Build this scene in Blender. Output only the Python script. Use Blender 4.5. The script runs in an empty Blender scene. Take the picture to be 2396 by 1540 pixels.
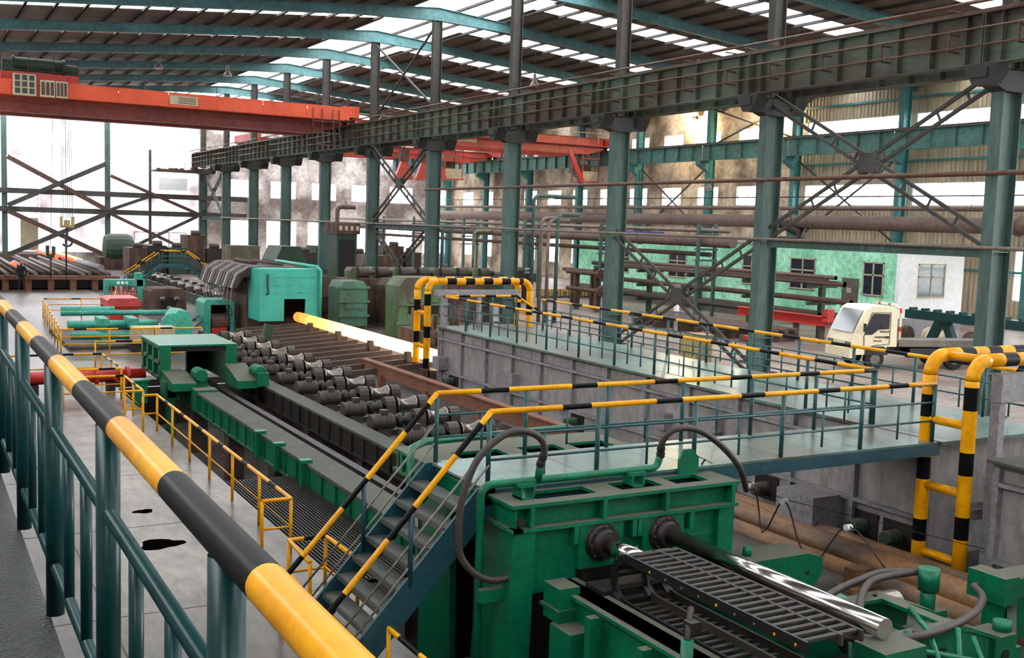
import bpy, math, random
from mathutils import Vector, Matrix
random.seed(7)
S = bpy.context.scene
COL = S.collection

# ------------------------------------------------------------------ camera
FPX, YAW, PIT, ROL, CAMH = 2522.3, 0.5118685, -0.0965821, 0.0326371, 4.83
_cy, _sy, _cp, _sp = math.cos(YAW), math.sin(YAW), math.cos(PIT), math.sin(PIT)
_f = Vector((_sy*_cp, _cy*_cp, _sp)); _r = Vector((_cy, -_sy, 0)); _u = _r.cross(_f)
_r2 = _r*math.cos(ROL) + _u*math.sin(ROL); _u2 = -_r*math.sin(ROL) + _u*math.cos(ROL)
cam = bpy.data.cameras.new('camera'); cam.sensor_width = 36; cam.lens = FPX/2396*36
cam.clip_start = 0.05; cam.clip_end = 600
co = bpy.data.objects.new('camera', cam); COL.objects.link(co)
mw = Matrix.Identity(4)
for i in range(3):
    mw[i][0], mw[i][1], mw[i][2] = _r2[i], _u2[i], -_f[i]
mw[0][3], mw[1][3], mw[2][3] = 0, 0, CAMH
co.matrix_world = mw
S.camera = co

# ------------------------------------------------------------------ world: bright overcast sky
SKY = 12.0
w = bpy.data.worlds.new('overcast_sky'); S.world = w; w.use_nodes = True
bg = w.node_tree.nodes['Background']; bg.inputs[0].default_value = (0.93, 0.97, 1.0, 1); bg.inputs[1].default_value = SKY
S.view_settings.view_transform = 'Standard'; S.view_settings.look = 'None'
S.view_settings.exposure = 0.08; S.view_settings.gamma = 1.0; S.view_settings.use_curve_mapping = False
cy = S.cycles
cy.use_denoising = True
try: cy.denoiser = 'OPENIMAGEDENOISE'
except Exception: pass
cy.use_adaptive_sampling = True; cy.adaptive_threshold = 0.03
cy.max_bounces = 5; cy.diffuse_bounces = 3; cy.glossy_bounces = 2; cy.transmission_bounces = 3; cy.transparent_max_bounces = 6
cy.caustics_reflective = False; cy.caustics_refractive = False
cy.sample_clamp_indirect = 8

# ------------------------------------------------------------------ materials
def lin(c):
    return tuple(((v/255)/12.92 if v/255 <= .04045 else ((v/255+.055)/1.055)**2.4) for v in c) + (1,)
def mat(name, rgb, rough=.55, metal=0.0, rgb2=None, var=.25, scale=3.0, dust=0.0, bump=0.0, bscale=None, stretch=None, spec=.5, detail=5, grit=.3):
    """plain paint / metal with a second colour blotched in by noise and optional settled dust on upward faces"""
    m = bpy.data.materials.new(name); m.use_nodes = True
    nt = m.node_tree; N = nt.nodes; L = nt.links
    b = N['Principled BSDF']; b.inputs['Roughness'].default_value = rough; b.inputs['Metallic'].default_value = metal
    b.inputs['Specular IOR Level'].default_value = spec
    c1 = lin(rgb); c2 = lin(rgb2) if rgb2 else tuple(v*.6 for v in c1[:3]) + (1,)
    tc = N.new('ShaderNodeTexCoord'); no = N.new('ShaderNodeTexNoise'); no.inputs['Scale'].default_value = scale; no.inputs['Detail'].default_value = detail
    src = tc.outputs['Object']
    geo = N.new('ShaderNodeNewGeometry'); src = geo.outputs['Position']
    if stretch:
        mp = N.new('ShaderNodeMapping'); mp.inputs['Scale'].default_value = stretch; L.new(src, mp.inputs[0]); src = mp.outputs[0]
    L.new(src, no.inputs['Vector'])
    cr = N.new('ShaderNodeValToRGB'); cr.color_ramp.elements[0].position = .5-var*.9; cr.color_ramp.elements[1].position = .5+.35
    cr.color_ramp.elements[0].color = c2; cr.color_ramp.elements[1].color = c1
    if var >= .5: cr.color_ramp.elements[0].position = .38; cr.color_ramp.elements[1].position = .62
    L.new(no.outputs['Fac'], cr.inputs[0]); col = cr.outputs[0]
    if grit > 0:
        gn = N.new('ShaderNodeTexNoise'); gn.inputs['Scale'].default_value = max(scale*7, 2.5); gn.inputs['Detail'].default_value = 6; gn.inputs['Roughness'].default_value = .7
        L.new(src, gn.inputs['Vector'])
        gr = N.new('ShaderNodeMapRange'); gr.inputs[1].default_value = .35; gr.inputs[2].default_value = .6; gr.inputs[3].default_value = 1-grit*1.4; gr.inputs[4].default_value = 1.0
        L.new(gn.outputs['Fac'], gr.inputs[0])
        gm = N.new('ShaderNodeMix'); gm.data_type = 'RGBA'; gm.blend_type = 'MULTIPLY'; gm.inputs[0].default_value = 1.0
        L.new(col, gm.inputs[6]); L.new(gr.outputs[0], gm.inputs[7]); col = gm.outputs[2]
    if dust > 0:
        sx = N.new('ShaderNodeSeparateXYZ'); L.new(geo.outputs['Normal'], sx.inputs[0])
        mr = N.new('ShaderNodeMapRange'); mr.inputs[1].default_value = .5; mr.inputs[2].default_value = .95; mr.inputs[4].default_value = dust
        L.new(sx.outputs['Z'], mr.inputs[0])
        mx = N.new('ShaderNodeMix'); mx.data_type = 'RGBA'; L.new(mr.outputs[0], mx.inputs[0]); L.new(col, mx.inputs[6]); mx.inputs[7].default_value = lin((96, 88, 77)); col = mx.outputs[2]
        mr2 = N.new('ShaderNodeMapRange'); mr2.inputs[3].default_value = rough; mr2.inputs[4].default_value = max(rough, .8); L.new(mr.outputs[0], mr2.inputs[0]); L.new(mr2.outputs[0], b.inputs['Roughness'])
    L.new(col, b.inputs['Base Color'])
    if bump > 0:
        n2 = N.new('ShaderNodeTexNoise'); n2.inputs['Scale'].default_value = bscale or scale*6; n2.inputs['Detail'].default_value = 3; L.new(src, n2.inputs['Vector'])
        bp = N.new('ShaderNodeBump'); bp.inputs['Strength'].default_value = bump; bp.inputs['Distance'].default_value = .03
        L.new(n2.outputs['Fac'], bp.inputs['Height']); L.new(bp.outputs[0], b.inputs['Normal'])
    m.diffuse_color = c1
    return m
def emis(name, rgb, st):
    m = bpy.data.materials.new(name); m.use_nodes = True
    b = m.node_tree.nodes['Principled BSDF']; b.inputs['Base Color'].default_value = (.05, .03, .02, 1)
    b.inputs['Emission Color'].default_value = lin(rgb); b.inputs['Emission Strength'].default_value = st
    return m
def pane_mat(name, t=.85, tint=(1, 1, 1), diff=(.8, .8, .8)):
    """dusty glazing sheet: mostly lets the sky through, a little milky"""
    m = bpy.data.materials.new(name); m.use_nodes = True; nt = m.node_tree; N = nt.nodes
    N.remove(N['Principled BSDF'])
    tr = N.new('ShaderNodeBsdfTransparent'); tr.inputs[0].default_value = tint + (1,)
    df = N.new('ShaderNodeBsdfDiffuse'); df.inputs[0].default_value = diff + (1,)
    mx = N.new('ShaderNodeMixShader'); mx.inputs[0].default_value = t
    nt.links.new(df.outputs[0], mx.inputs[1]); nt.links.new(tr.outputs[0], mx.inputs[2]); nt.links.new(mx.outputs[0], N['Material Output'].inputs[0])
    return m
def translucent_mat(name, rgb, rgb2, k=.75):
    m = bpy.data.materials.new(name); m.use_nodes = True; nt = m.node_tree; N = nt.nodes; L = nt.links
    N.remove(N['Principled BSDF'])
    geo = N.new('ShaderNodeNewGeometry'); no = N.new('ShaderNodeTexNoise'); no.inputs['Scale'].default_value = .5; no.inputs['Detail'].default_value = 8
    L.new(geo.outputs['Position'], no.inputs['Vector'])
    cr = N.new('ShaderNodeValToRGB'); cr.color_ramp.elements[0].position = .3; cr.color_ramp.elements[1].position = .55
    cr.color_ramp.elements[0].color = lin(rgb2); cr.color_ramp.elements[1].color = lin(rgb); L.new(no.outputs['Fac'], cr.inputs[0])
    t = N.new('ShaderNodeBsdfTranslucent'); d = N.new('ShaderNodeBsdfDiffuse'); L.new(cr.outputs[0], t.inputs[0]); L.new(cr.outputs[0], d.inputs[0])
    mx = N.new('ShaderNodeMixShader'); mx.inputs[0].default_value = k; L.new(d.outputs[0], mx.inputs[1]); L.new(t.outputs[0], mx.inputs[2]); L.new(mx.outputs[0], N['Material Output'].inputs[0])
    return m

K = {}
K['yellow'] = mat('yellow_paint', (254, 184, 2), .3, 0, (214, 136, 6), .3, 3, spec=.22, grit=.12)
K['black'] = mat('black_paint', (16, 16, 18), .42, 0, (9, 10, 11), .25, 4, spec=.12, grit=.12)
K['railgreen'] = mat('dark_teal_paint', (8, 66, 64), .3, 0, (4, 44, 46), .3, 5, spec=.35, grit=.12)
K['railteal'] = mat('teal_rail_paint', (44, 104, 104), .45, 0, (30, 72, 74), .3, 3)
K['column'] = mat('grey_green_steel', (78, 110, 102), .6, 0, (56, 70, 66), .45, .9, stretch=(1, 1, .2), detail=8)
K['uppercol'] = mat('dirty_brown_green_steel', (76, 74, 66), .7, 0, (50, 46, 42), .35, 1.2, stretch=(1, 1, .25))
K['girder'] = mat('rusty_girder_paint', (86, 100, 84), .7, 0, (70, 56, 46), .5, .4, stretch=(1, .4, 1.5), dust=.6)
K['rust'] = mat('rust_brown', (104, 74, 60), .8, 0, (66, 48, 42), .35, 2.5)
K['rail'] = mat('worn_rail_steel', (120, 84, 66), .55, .3, (80, 56, 46), .3, 3)
K['teal'] = mat('turquoise_steel', (74, 148, 146), .55, 0, (56, 108, 108), .3, .8)
K['roofbeam'] = mat('roof_beam_turquoise', (86, 140, 142), .55, 0, (66, 104, 106), .3, .6)
K['r2girder'] = mat('green_girder_paint', (84, 140, 130), .6, 0, (78, 104, 96), .35, .5)
K['purlin'] = mat('dirty_purlin_steel', (70, 64, 58), .75, 0, (46, 42, 38), .3, 1)
K['sheet'] = mat('dirty_roof_sheet', (134, 122, 106), .8, 0, (84, 74, 64), .45, .35, stretch=(.5, 3, 1))
K['orange'] = mat('orange_crane_paint', (240, 92, 42), .45, 0, (206, 70, 36), .3, .7, grit=.12)
K['crane_shaded'] = mat('shaded_crane_paint', (150, 58, 42), .5, 0, (112, 42, 34), .35, .7)  # crane paint darkened: the shade on the main girders put into the colour
K['red'] = mat('red_crane_paint', (206, 70, 48), .5, 0, (150, 48, 38), .35, .7)
K['green'] = mat('machine_green_paint', (2, 124, 82), .4, 0, (2, 84, 58), .4, 1.6, dust=.85, spec=.4, grit=.22)
K['greenclean'] = mat('machine_green_bright', (6, 130, 90), .35, 0, (3, 94, 66), .3, 3, spec=.4, grit=.2)
K['greenmid'] = mat('old_green_paint', (98, 132, 92), .65, 0, (88, 78, 60), .5, 1.1, dust=.7, stretch=(1.5, 1.5, .5))
K['dgreen'] = mat('dark_green_paint', (40, 82, 58), .6, 0, (40, 52, 40), .4, 1.5, dust=.6)
K['turq'] = mat('furnace_turquoise_paint', (62, 196, 172), .45, 0, (60, 164, 146), .25, 1.2, grit=.12)
K['aqua'] = mat('aqua_machine_paint', (72, 196, 168), .45, 0, (44, 136, 118), .35, 1.6, dust=.2)
K['grey'] = mat('grey_panel_paint', (170, 164, 163), .45, 0, (128, 120, 117), .45, .8, stretch=(1, 1, .5))
K['greyrib'] = mat('grey_rib_paint', (156, 154, 158), .5, 0, (126, 122, 124), .35, 1.5, dust=.5)
K['deck'] = mat('worn_turquoise_deck', (104, 138, 128), .28, 0, (92, 92, 80), .5, .8, stretch=(1, .5, 1), detail=8)
K['deckdirt'] = mat('dusty_deck', (82, 82, 68), .7, 0, (46, 52, 44), .45, 1.2, detail=8)
K['steel'] = mat('chrome_shaft', (225, 222, 218), .14, 1.0, (205, 200, 195), .2, 1, grit=0)
K['roller'] = mat('polished_roller', (150, 142, 134), .26, .9, (84, 76, 70), .45, 4, grit=.1)
K['darksteel'] = mat('dark_oily_steel', (64, 58, 54), .5, .4, (42, 38, 36), .35, 4)
K['motor'] = mat('brown_dirty_motor', (78, 66, 58), .6, .1, (50, 42, 36), .4, 5, dust=.4)
K['dirt'] = mat('rusty_brown_machine', (104, 78, 64), .8, 0, (62, 46, 38), .5, 1.6, stretch=(1.5, 1.5, .6))
K['brownbar'] = mat('scale_brown_bar', (98, 76, 66), .65, 0, (66, 50, 44), .4, 2)
K['rustbeam'] = mat('orange_rust_beam', (146, 92, 66), .75, 0, (112, 70, 52), .35, 2.5)
K['pipebrown'] = mat('brown_pipe_paint', (122, 96, 86), .65, 0, (96, 76, 68), .3, .8)
K['ochre'] = mat('ochre_wet_pipe', (148, 104, 62), .5, 0, (78, 58, 44), .5, 1.6, stretch=(1, .5, 1), detail=8)
K['hose'] = mat('grey_brown_rubber_hose', (74, 64, 58), .55, 0, (54, 46, 42), .3, 6)
K['cable'] = mat('dark_cable', (52, 50, 50), .55)
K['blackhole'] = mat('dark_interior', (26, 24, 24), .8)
K['chain'] = mat('dusty_cable_chain', (66, 59, 53), .6, .1, (48, 43, 39), .3, 5)
K['chainside'] = mat('black_chain_link', (28, 29, 28), .5, .2)
K['white'] = mat('white_plaster', (248, 250, 248), .7, 0, (232, 236, 234), .3, 1, grit=.12)
K['hutgreen'] = mat('mint_green_wall', (182, 250, 212), .7, 0, (132, 208, 166), .5, .5, detail=7)
K['hutdado'] = mat('brown_grey_dado', (112, 102, 96), .75)
K['cream'] = mat('cream_truck_paint', (246, 236, 206), .35, 0, (236, 222, 186), .25, 1.5, grit=.12)
K['glassdark'] = mat('dark_window_glass', (44, 52, 66), .1, 0, spec=.8, grit=.12)
K['tyre'] = mat('tyre_rubber', (44, 42, 42), .8)
K['rimgrey'] = mat('wheel_rim', (140, 132, 120), .5, .3)
K['plastic'] = mat('black_plastic', (34, 34, 36), .45)
K['panelbox'] = mat('beige_box_paint', (206, 192, 162), .55, 0, (186, 170, 140), .3, 2)
K['redpaint'] = mat('bright_red_paint', (222, 52, 42), .45, 0, (190, 42, 36), .3, 2)
K['redlite'] = mat('light_red_cover', (236, 92, 86), .45)
K['brick'] = mat('whitewashed_brick', (224, 216, 210), .85, 0, (132, 118, 112), .5, .4, bump=.3, bscale=5, detail=9)
K['brickwarm'] = mat('stained_brick', (228, 208, 182), .85, 0, (140, 120, 104), .5, .45, bump=.3, bscale=5, detail=9)
K['corr'] = mat('tan_cladding', (212, 196, 166), .6, 0, (168, 152, 126), .35, .6, stretch=(1, 1, .1))
K['floor'] = mat('worn_concrete', (146, 134, 122), .3, 0, (68, 58, 50), .5, .22, stretch=(1.8, .7, 1), detail=10, grit=.4, spec=.45)
K['floordark'] = mat('oily_mill_floor', (88, 74, 64), .6, 0, (48, 42, 38), .5, .9, detail=8)
K['flooraisle'] = mat('brown_aisle_floor', (160, 140, 128), .45, 0, (116, 98, 90), .5, .4, detail=9)
K['platform'] = mat('dark_checker_plate', (44, 52, 50), .35, .3, (28, 33, 32), .3, 5, bump=.8, bscale=60)
K['stair'] = mat('grey_stair_plate', (106, 108, 102), .55, .2, (82, 86, 80), .3, 4)
K['bluesteel'] = mat('blue_stringer_paint', (30, 84, 96), .45, 0, (22, 60, 72), .3, 2)
K['oil'] = mat('black_oil_water', (10, 8, 7), .9, spec=.0)
K['wet'] = mat('wet_edge', (196, 190, 190), .2)
K['orangecone'] = mat('helmet_red', (230, 70, 50), .5)
K['darkcloth'] = mat('dark_work_clothes', (36, 36, 40), .9)
K['skin'] = mat('skin', (190, 140, 110), .6, grit=.12)
K['pane'] = pane_mat('dusty_glass_pane', .88)
K['skylight'] = pane_mat('fibreglass_skylight', .72)
K['transl'] = translucent_mat('whitewashed_wall_glow', (248, 246, 248), (196, 186, 188), .42)
K['pipegrey'] = mat('scaled_grey_tube', (146, 134, 124), .5, .3, (110, 96, 88), .35, 2)

# ------------------------------------------------------------------ mesh builder
class MB:
    def __init__(s): s.v = []; s.f = []; s.m = []; s.s = []
    def add(s, vs, fs, mi=0, sm=False):
        o = len(s.v); s.v += [tuple(v) for v in vs]
        for f in fs: s.f.append(tuple(i+o for i in f)); s.m.append(mi); s.s.append(sm)
        return s
    def box(s, x0, x1, y0, y1, z0, z1, mi=0):
        vs = [(x0,y0,z0),(x1,y0,z0),(x1,y1,z0),(x0,y1,z0),(x0,y0,z1),(x1,y0,z1),(x1,y1,z1),(x0,y1,z1)]
        return s.add(vs, [(0,3,2,1),(4,5,6,7),(0,1,5,4),(1,2,6,5),(2,3,7,6),(3,0,4,7)], mi)
    def bar(s, p, q, w, h, mi=0, up=(0,0,1)):
        p = Vector(p); q = Vector(q); d = (q-p).normalized(); up = Vector(up)
        if abs(d.dot(up)) > .98: up = Vector((1,0,0))
        a = d.cross(up).normalized(); b = a.cross(d)
        vs = []
        for c in (p, q):
            for i, j in ((-1,-1),(1,-1),(1,1),(-1,1)): vs.append(c + a*(w/2*i) + b*(h/2*j))
        return s.add(vs, [(0,3,2,1),(4,5,6,7),(0,1,5,4),(1,2,6,5),(2,3,7,6),(3,0,4,7)][:0] + [(0,1,2,3),(7,6,5,4),(0,4,5,1),(1,5,6,2),(2,6,7,3),(3,7,4,0)], mi)
    def ibeam(s, p, q, w, h, t=.03, mi=0):
        p = Vector(p); q = Vector(q); z = Vector((0,0,1))
        s.bar(p, q, t, h, mi); s.bar(p+z*(h/2-t/2), q+z*(h/2-t/2), w, t, mi); s.bar(p-z*(h/2-t/2), q-z*(h/2-t/2), w, t, mi); return s
    def prism(s, poly, ax, a, b, mi=0):
        def pt(u, v, t): return (t,u,v) if ax == 'x' else ((u,t,v) if ax == 'y' else (u,v,t))
        n = len(poly); vs = [pt(u,v,a) for u,v in poly] + [pt(u,v,b) for u,v in poly]
        fs = [tuple(range(n)), tuple(range(2*n-1, n-1, -1))] + [(i, i+n, (i+1)%n+n, (i+1)%n) for i in range(n)]
        return s.add(vs, fs, mi)
    def tube(s, pts, r, n=8, mi=0, stripe=None, cap=True, closed=False):
        pts = [Vector(p) for p in pts]; rs = r if isinstance(r, (list, tuple)) else None
        segm = None
        if stripe:
            ly, lb, off = stripe; tot = ly+lb; out = [pts[0]]; segm = []; pos = off
            for a, b in zip(pts, pts[1:]):
                L = (b-a).length; d = 0
                while d < L-1e-6:
                    ph = pos % tot
                    nxt = (ly-ph) if ph < ly-1e-6 else (tot-ph)
                    st = min(nxt, L-d); idx = 0 if ph < ly-1e-6 else 1
                    if st < 1e-5: pos += 1e-4; d += 1e-4; continue
                    d += st; pos += st; out.append(a+(b-a)*(d/L)); segm.append(idx)
            pts = out
        k = len(pts); rings = []; prev = None
        for i, p in enumerate(pts):
            if i == 0: t = pts[1]-p
            elif i == k-1: t = p-pts[i-1]
            else: t = (p-pts[i-1]).normalized() + (pts[i+1]-p).normalized()
            t.normalize()
            if prev is None:
                a = t.cross(Vector((0,0,1)))
                if a.length < .1: a = t.cross(Vector((1,0,0)))
            else: a = prev - t*prev.dot(t)
            a.normalize(); prev = a; b = t.cross(a)
            rr = rs[i] if rs else r
            if 0 < i < k-1:
                c = max(.5, (p-pts[i-1]).normalized().dot(t)); 
            rings.append([p + (a*math.cos(2*math.pi*j/n) + b*math.sin(2*math.pi*j/n))*rr for j in range(n)])
        o = len(s.v)
        for R in rings: s.v += [tuple(v) for v in R]
        for i in range(k-1):
            mm = segm[i] if segm else mi
            for j in range(n):
                s.f.append((o+i*n+j, o+i*n+(j+1)%n, o+(i+1)*n+(j+1)%n, o+(i+1)*n+j)); s.m.append(mm); s.s.append(True)
        if cap:
            s.f.append(tuple(o+j for j in range(n-1,-1,-1))); s.m.append(segm[0] if segm else mi); s.s.append(False)
            s.f.append(tuple(o+(k-1)*n+j for j in range(n))); s.m.append(segm[-1] if segm else mi); s.s.append(False)
        return s
    def cyl(s, p, q, r, n=16, mi=0): return s.tube([p, q], r, n, mi)
    def lathe(s, base, ax, prof, n=16, mi=0):
        """prof: list of (t along axis, radius)"""
        b = Vector(base); d = Vector(ax).normalized()
        u = d.cross(Vector((0,0,1)))
        if u.length < .1: u = d.cross(Vector((1,0,0)))
        u.normalize(); v = d.cross(u); o = len(s.v); k = len(prof)
        for t, r in prof:
            for j in range(n):
                a = 2*math.pi*j/n; s.v.append(tuple(b + d*t + u*(r*math.cos(a)) + v*(r*math.sin(a))))
        for i in range(k-1):
            sm = abs(prof[i+1][0]-prof[i][0]) > 1e-5
            for j in range(n):
                s.f.append((o+i*n+j, o+i*n+(j+1)%n, o+(i+1)*n+(j+1)%n, o+(i+1)*n+j)); s.m.append(mi); s.s.append(sm and k > 6)
        s.f.append(tuple(o+j for j in range(n-1,-1,-1))); s.m.append(mi); s.s.append(False)
        s.f.append(tuple(o+(k-1)*n+j for j in range(n))); s.m.append(mi); s.s.append(False)
        return s
    def each(s, name, mats, parent=None):
        """every connected piece becomes an object of its own"""
        par = list(range(len(s.v)))
        def find(i):
            while par[i] != i: par[i] = par[par[i]]; i = par[i]
            return i
        for f in s.f:
            for i in f[1:]: par[find(i)] = find(f[0])
        groups = {}
        for k, f in enumerate(s.f): groups.setdefault(find(f[0]), []).append(k)
        out = []
        for ks in groups.values():
            mp = {}; M = MB()
            for k in ks:
                nf = []
                for i in s.f[k]:
                    if i not in mp: mp[i] = len(M.v); M.v.append(s.v[i])
                    nf.append(mp[i])
                M.f.append(tuple(nf)); M.m.append(s.m[k]); M.s.append(s.s[k])
            out.append(M.build(name, mats, parent))
        return out
    def quad(s, a, b, c, d, mi=0): return s.add([a,b,c,d], [(0,1,2,3)], mi)
    def build(s, name, mats, parent=None, smooth=None):
        off = Vector((0,0,0))
        if parent is not None: off = Vector(parent.get('_o', (0,0,0)))
        me = bpy.data.meshes.new(name)
        me.from_pydata([(v[0]-off.x, v[1]-off.y, v[2]-off.z) for v in s.v], [], s.f)
        if not isinstance(mats, (list, tuple)): mats = [mats]
        for m in mats: me.materials.append(K[m] if isinstance(m, str) else m)
        me.polygons.foreach_set('material_index', s.m); me.polygons.foreach_set('use_smooth', s.s); me.update()
        o = bpy.data.objects.new(name, me); COL.objects.link(o)
        if parent is not None:
            o.parent = parent; ORG[o.name] = off
            o['_o'] = tuple(off)
        return o
ORG = {}
def tag(o, label=None, cat=None, group=None, kind=None):
    if label: o['label'] = label
    if cat: o['category'] = cat
    if group: o['group'] = group
    if kind: o['kind'] = kind
    return o
def thing(name, label, cat, loc=(0,0,0), group=None, kind=None):
    o = bpy.data.objects.new(name, None); COL.objects.link(o); o.location = loc; o['_o'] = tuple(float(v) for v in loc)
    o.empty_display_size = .2
    return tag(o, label, cat, group, kind)
def copy_tree(o, parent=None):
    c = o.copy(); COL.objects.link(c)
    if parent is not None: c.parent = parent; c.matrix_parent_inverse = Matrix.Identity(4)
    for ch in list(o.children): copy_tree(ch, c)
    return c
def dup(root, delta, label=None, group=None, rz=None):
    c = copy_tree(root); c.location = Vector(root.location) + Vector(delta)
    if rz is not None: c.rotation_euler = (0, 0, rz)
    if label: c['label'] = label
    if group: c['group'] = group
    return c
def inst(o, loc, name=None):
    """copy of one part sharing its mesh, moved by loc"""
    c = o.copy(); COL.objects.link(c); c.location = Vector(o.location) + Vector(loc); return c
ORD = ['nearest', 'second', 'third', 'fourth', 'fifth', 'sixth', 'seventh', 'eighth', 'ninth', 'tenth', 'eleventh', 'twelfth', 'thirteenth']
def arc(c, u, v, r, a0, a1, n=6):
    c = Vector(c); u = Vector(u); v = Vector(v)
    return [c + u*(r*math.cos(math.radians(a0+(a1-a0)*i/n))) + v*(r*math.sin(math.radians(a0+(a1-a0)*i/n))) for i in range(n+1)]
def lerp(a, b, t): return Vector(a)*(1-t) + Vector(b)*t
def railing(label, pts, h=.85, r=.034, stripe=(.8,.4,0), mids=(.5,), spacing=1.3, post='railteal', pr=.03, cat='railing', hand=('yellow','black'), mr=.016, balu=0, lowrail=None, name='guard_railing', group=None, rails='railteal', skipends=False, ext=None):
    pts = [Vector(p) for p in pts]
    t = thing(name, label, cat, pts[0], group)
    hp = [p + Vector((0,0,h)) for p in pts]
    if ext: hp = [Vector(e) for e in ext[0]] + hp + [Vector(e) for e in ext[1]]
    m = MB(); m.tube(hp, r, 10, 0, stripe); m.build('handrail', list(hand), t)
    for f in mids:
        m = MB(); m.tube([p+Vector((0,0,h*f)) for p in pts], mr, 6); m.build('mid_rail', rails, t)
    proto = None; pb = None
    for a, b in zip(pts, pts[1:]):
        L = (b-a).length; n = max(1, round(L/spacing))
        for i in range(n+1):
            if i == 0 and a is not pts[0]: continue
            p = lerp(a, b, i/n)
            if proto is None:
                m = MB(); m.tube([p, p+Vector((0,0,h-r*.5))], pr, 8); proto = m.build('post', post, t); p0 = p
            else: inst(proto, p-p0)
            if balu and i < n:
                for j in range(1, balu+1):
                    q = lerp(a, b, (i+j/(balu+1))/n)
                    if pb is None:
                        m = MB(); m.tube([q+Vector((0,0,h*.1)), q+Vector((0,0,h*max(mids)))], pr*.55, 6); pb = m.build('baluster', post, t); q0 = q
                    else: inst(pb, q-q0)
    return t
# ================================================================== THE HALL
K['brackdark'] = mat('dark_bracket_steel', (52, 54, 52), .75, 0, (34, 32, 30), .35, 2)
RX, RY0, PITCH = 25.64, 19.13, 9.0            # ridge / middle column row, first column, bay length
XL, XR, YE = -2.4, 53.4, 109.6                # side walls, end wall
def zr(x): return 16.75 - .085*abs(x-RX)

# floors ----------------------------------------------------------
PITX0, PITX1, PITY0, PITY1 = 4.95, 9.1, 9.0, 32.0
m = MB()
m.box(XL, 4.95, -12, 33, -.2, 0); m.box(XL, 9.6, 33, YE, -.2, 0)
tag(m.build('floor', 'floor'), 'worn shiny concrete floor left of the mill line', kind='structure')
m = MB()
m.box(PITX0, PITX1, PITY0, PITY1, -1.5, -1.3); m.box(PITX0-.25, PITX0, PITY0, PITY1, -1.5, -.201); m.box(PITX1, PITX1+.2, PITY0, PITY1, -1.5, -.201)
m.box(PITX0, PITX1, PITY1, PITY1+.2, -1.5, -.201); m.box(PITX0, PITX1, PITY0-.2, PITY0, -1.5, -.201)
tag(m.build('floor_pit', 'floordark'), 'dark oily pit under the pusher rails', kind='structure')
m = MB()
m.box(PITX1, 16.2, -12, 33, -.2, 0); m.box(9.6, 18.6, 33, YE, -.2, 0); m.box(4.95, PITX1, 32.2, 33, -.2, 0); m.box(4.95, PITX1, -12, PITY0, -.2, 0)
tag(m.build('floor_mill', 'floordark'), 'brown oily ground along the rolling line', kind='structure')
m = MB(); m.box(16.2, XR, -12, 33, -.2, 0); m.box(18.6, XR, 33, YE, -.2, 0)
tag(m.build('floor_aisle', 'flooraisle'), 'brown concrete floor of the right-hand aisle', kind='structure')
# far building ground outside
m = MB(); m.box(-60, 160, YE+.5, 200, -.4, -.2); m.box(XR+.6, 160, -60, YE+.5, -.4, -.2)
tag(m.build('ground_outside', 'flooraisle'), 'pale ground outside the hall', kind='structure')

# walls with openings ---------------------------------------------
WN = [0]
def wall(name, label, axis, c, th, u0, u1, z0, z1, ops, matl, glazed='pane', mull=(2,2), frame='white', fw=.06):
    us = sorted({u0, u1, *[o[0] for o in ops], *[o[1] for o in ops]}); zs = sorted({z0, z1, *[o[2] for o in ops], *[o[3] for o in ops]})
    m = MB()
    for za, zb in zip(zs, zs[1:]):
        run = None
        for ua, ub in zip(us, us[1:]):
            um, zm = (ua+ub)/2, (za+zb)/2
            hole = any(o[0] < um < o[1] and o[2] < zm < o[3] for o in ops)
            if not hole: run = [ua, ub] if run is None else [run[0], ub]
            if hole or ub == us[-1]:
                if run:
                    if axis == 'y': m.box(run[0], run[1], c, c+th, za, zb)
                    else: m.box(c, c+th, run[0], run[1], za, zb)
                run = None
    wl = tag(m.build(name, matl), label, kind='structure')
    for o in ops:
        ua, ub, za, zb = o[:4]; WN[0] += 1; mm = o[4] if len(o) > 4 else mull
        win = thing('window_%d' % WN[0], None, None, ((ua+ub)/2, c, za) if axis == 'y' else (c, (ua+ub)/2, za), kind='structure')
        def bx(M, a, b, p, q, d0=.02, d1=.08):
            if axis == 'y': M.box(a, b, c+d0, c+d1, p, q)
            else: M.box(c+d0, c+d1, a, b, p, q)
        f = MB(); bx(f, ua, ua+fw, za, zb); bx(f, ub-fw, ub, za, zb); bx(f, ua, ub, za, za+fw); bx(f, ua, ub, zb-fw, zb)
        for i in range(1, mm[0]): x = ua+(ub-ua)*i/mm[0]; bx(f, x-fw*.4, x+fw*.4, za, zb)
        for i in range(1, mm[1]): z = za+(zb-za)*i/mm[1]; bx(f, ua, ub, z-fw*.4, z+fw*.4)
        f.build('window_frame', frame, win)
        g = MB(); bx(g, ua, ub, za, zb, .045, .05); g.build('pane', glazed, win)
    return wl
# end wall, left bay: whitewashed wall made translucent so the sky behind gives its bright glow, one wall per field between the posts
GX = [XL, 7.77, 16.7, RX]
pw = tag(MB().build('wall_far', 'transl'), 'bright whitewashed end wall behind the cooling bed', kind='structure')
for a, b in zip(GX, GX[1:]):
    nx = max(1, round((b-a)/3)); dz = [0.9, 4.75, 6.45, 9.6, 12.6, 15.2]
    for i in range(nx):
        for za, zb in zip(dz, dz[1:]):
            xa, xb = a+(b-a)*i/nx, a+(b-a)*(i+1)/nx
            zb2 = min(zb, zr(xa)-.1)
            if zb2 <= za: continue
            mm = MB(); mm.box(xa+.02, xb-.02, YE, YE+.03, za+.02, zb2-.02); mm.build('wall_panel', 'transl', pw)
wall('wall_far_base', 'low brick plinth of the bright end wall', 'y', YE, .25, XL, RX, 0, .9, [], 'brick')
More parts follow.
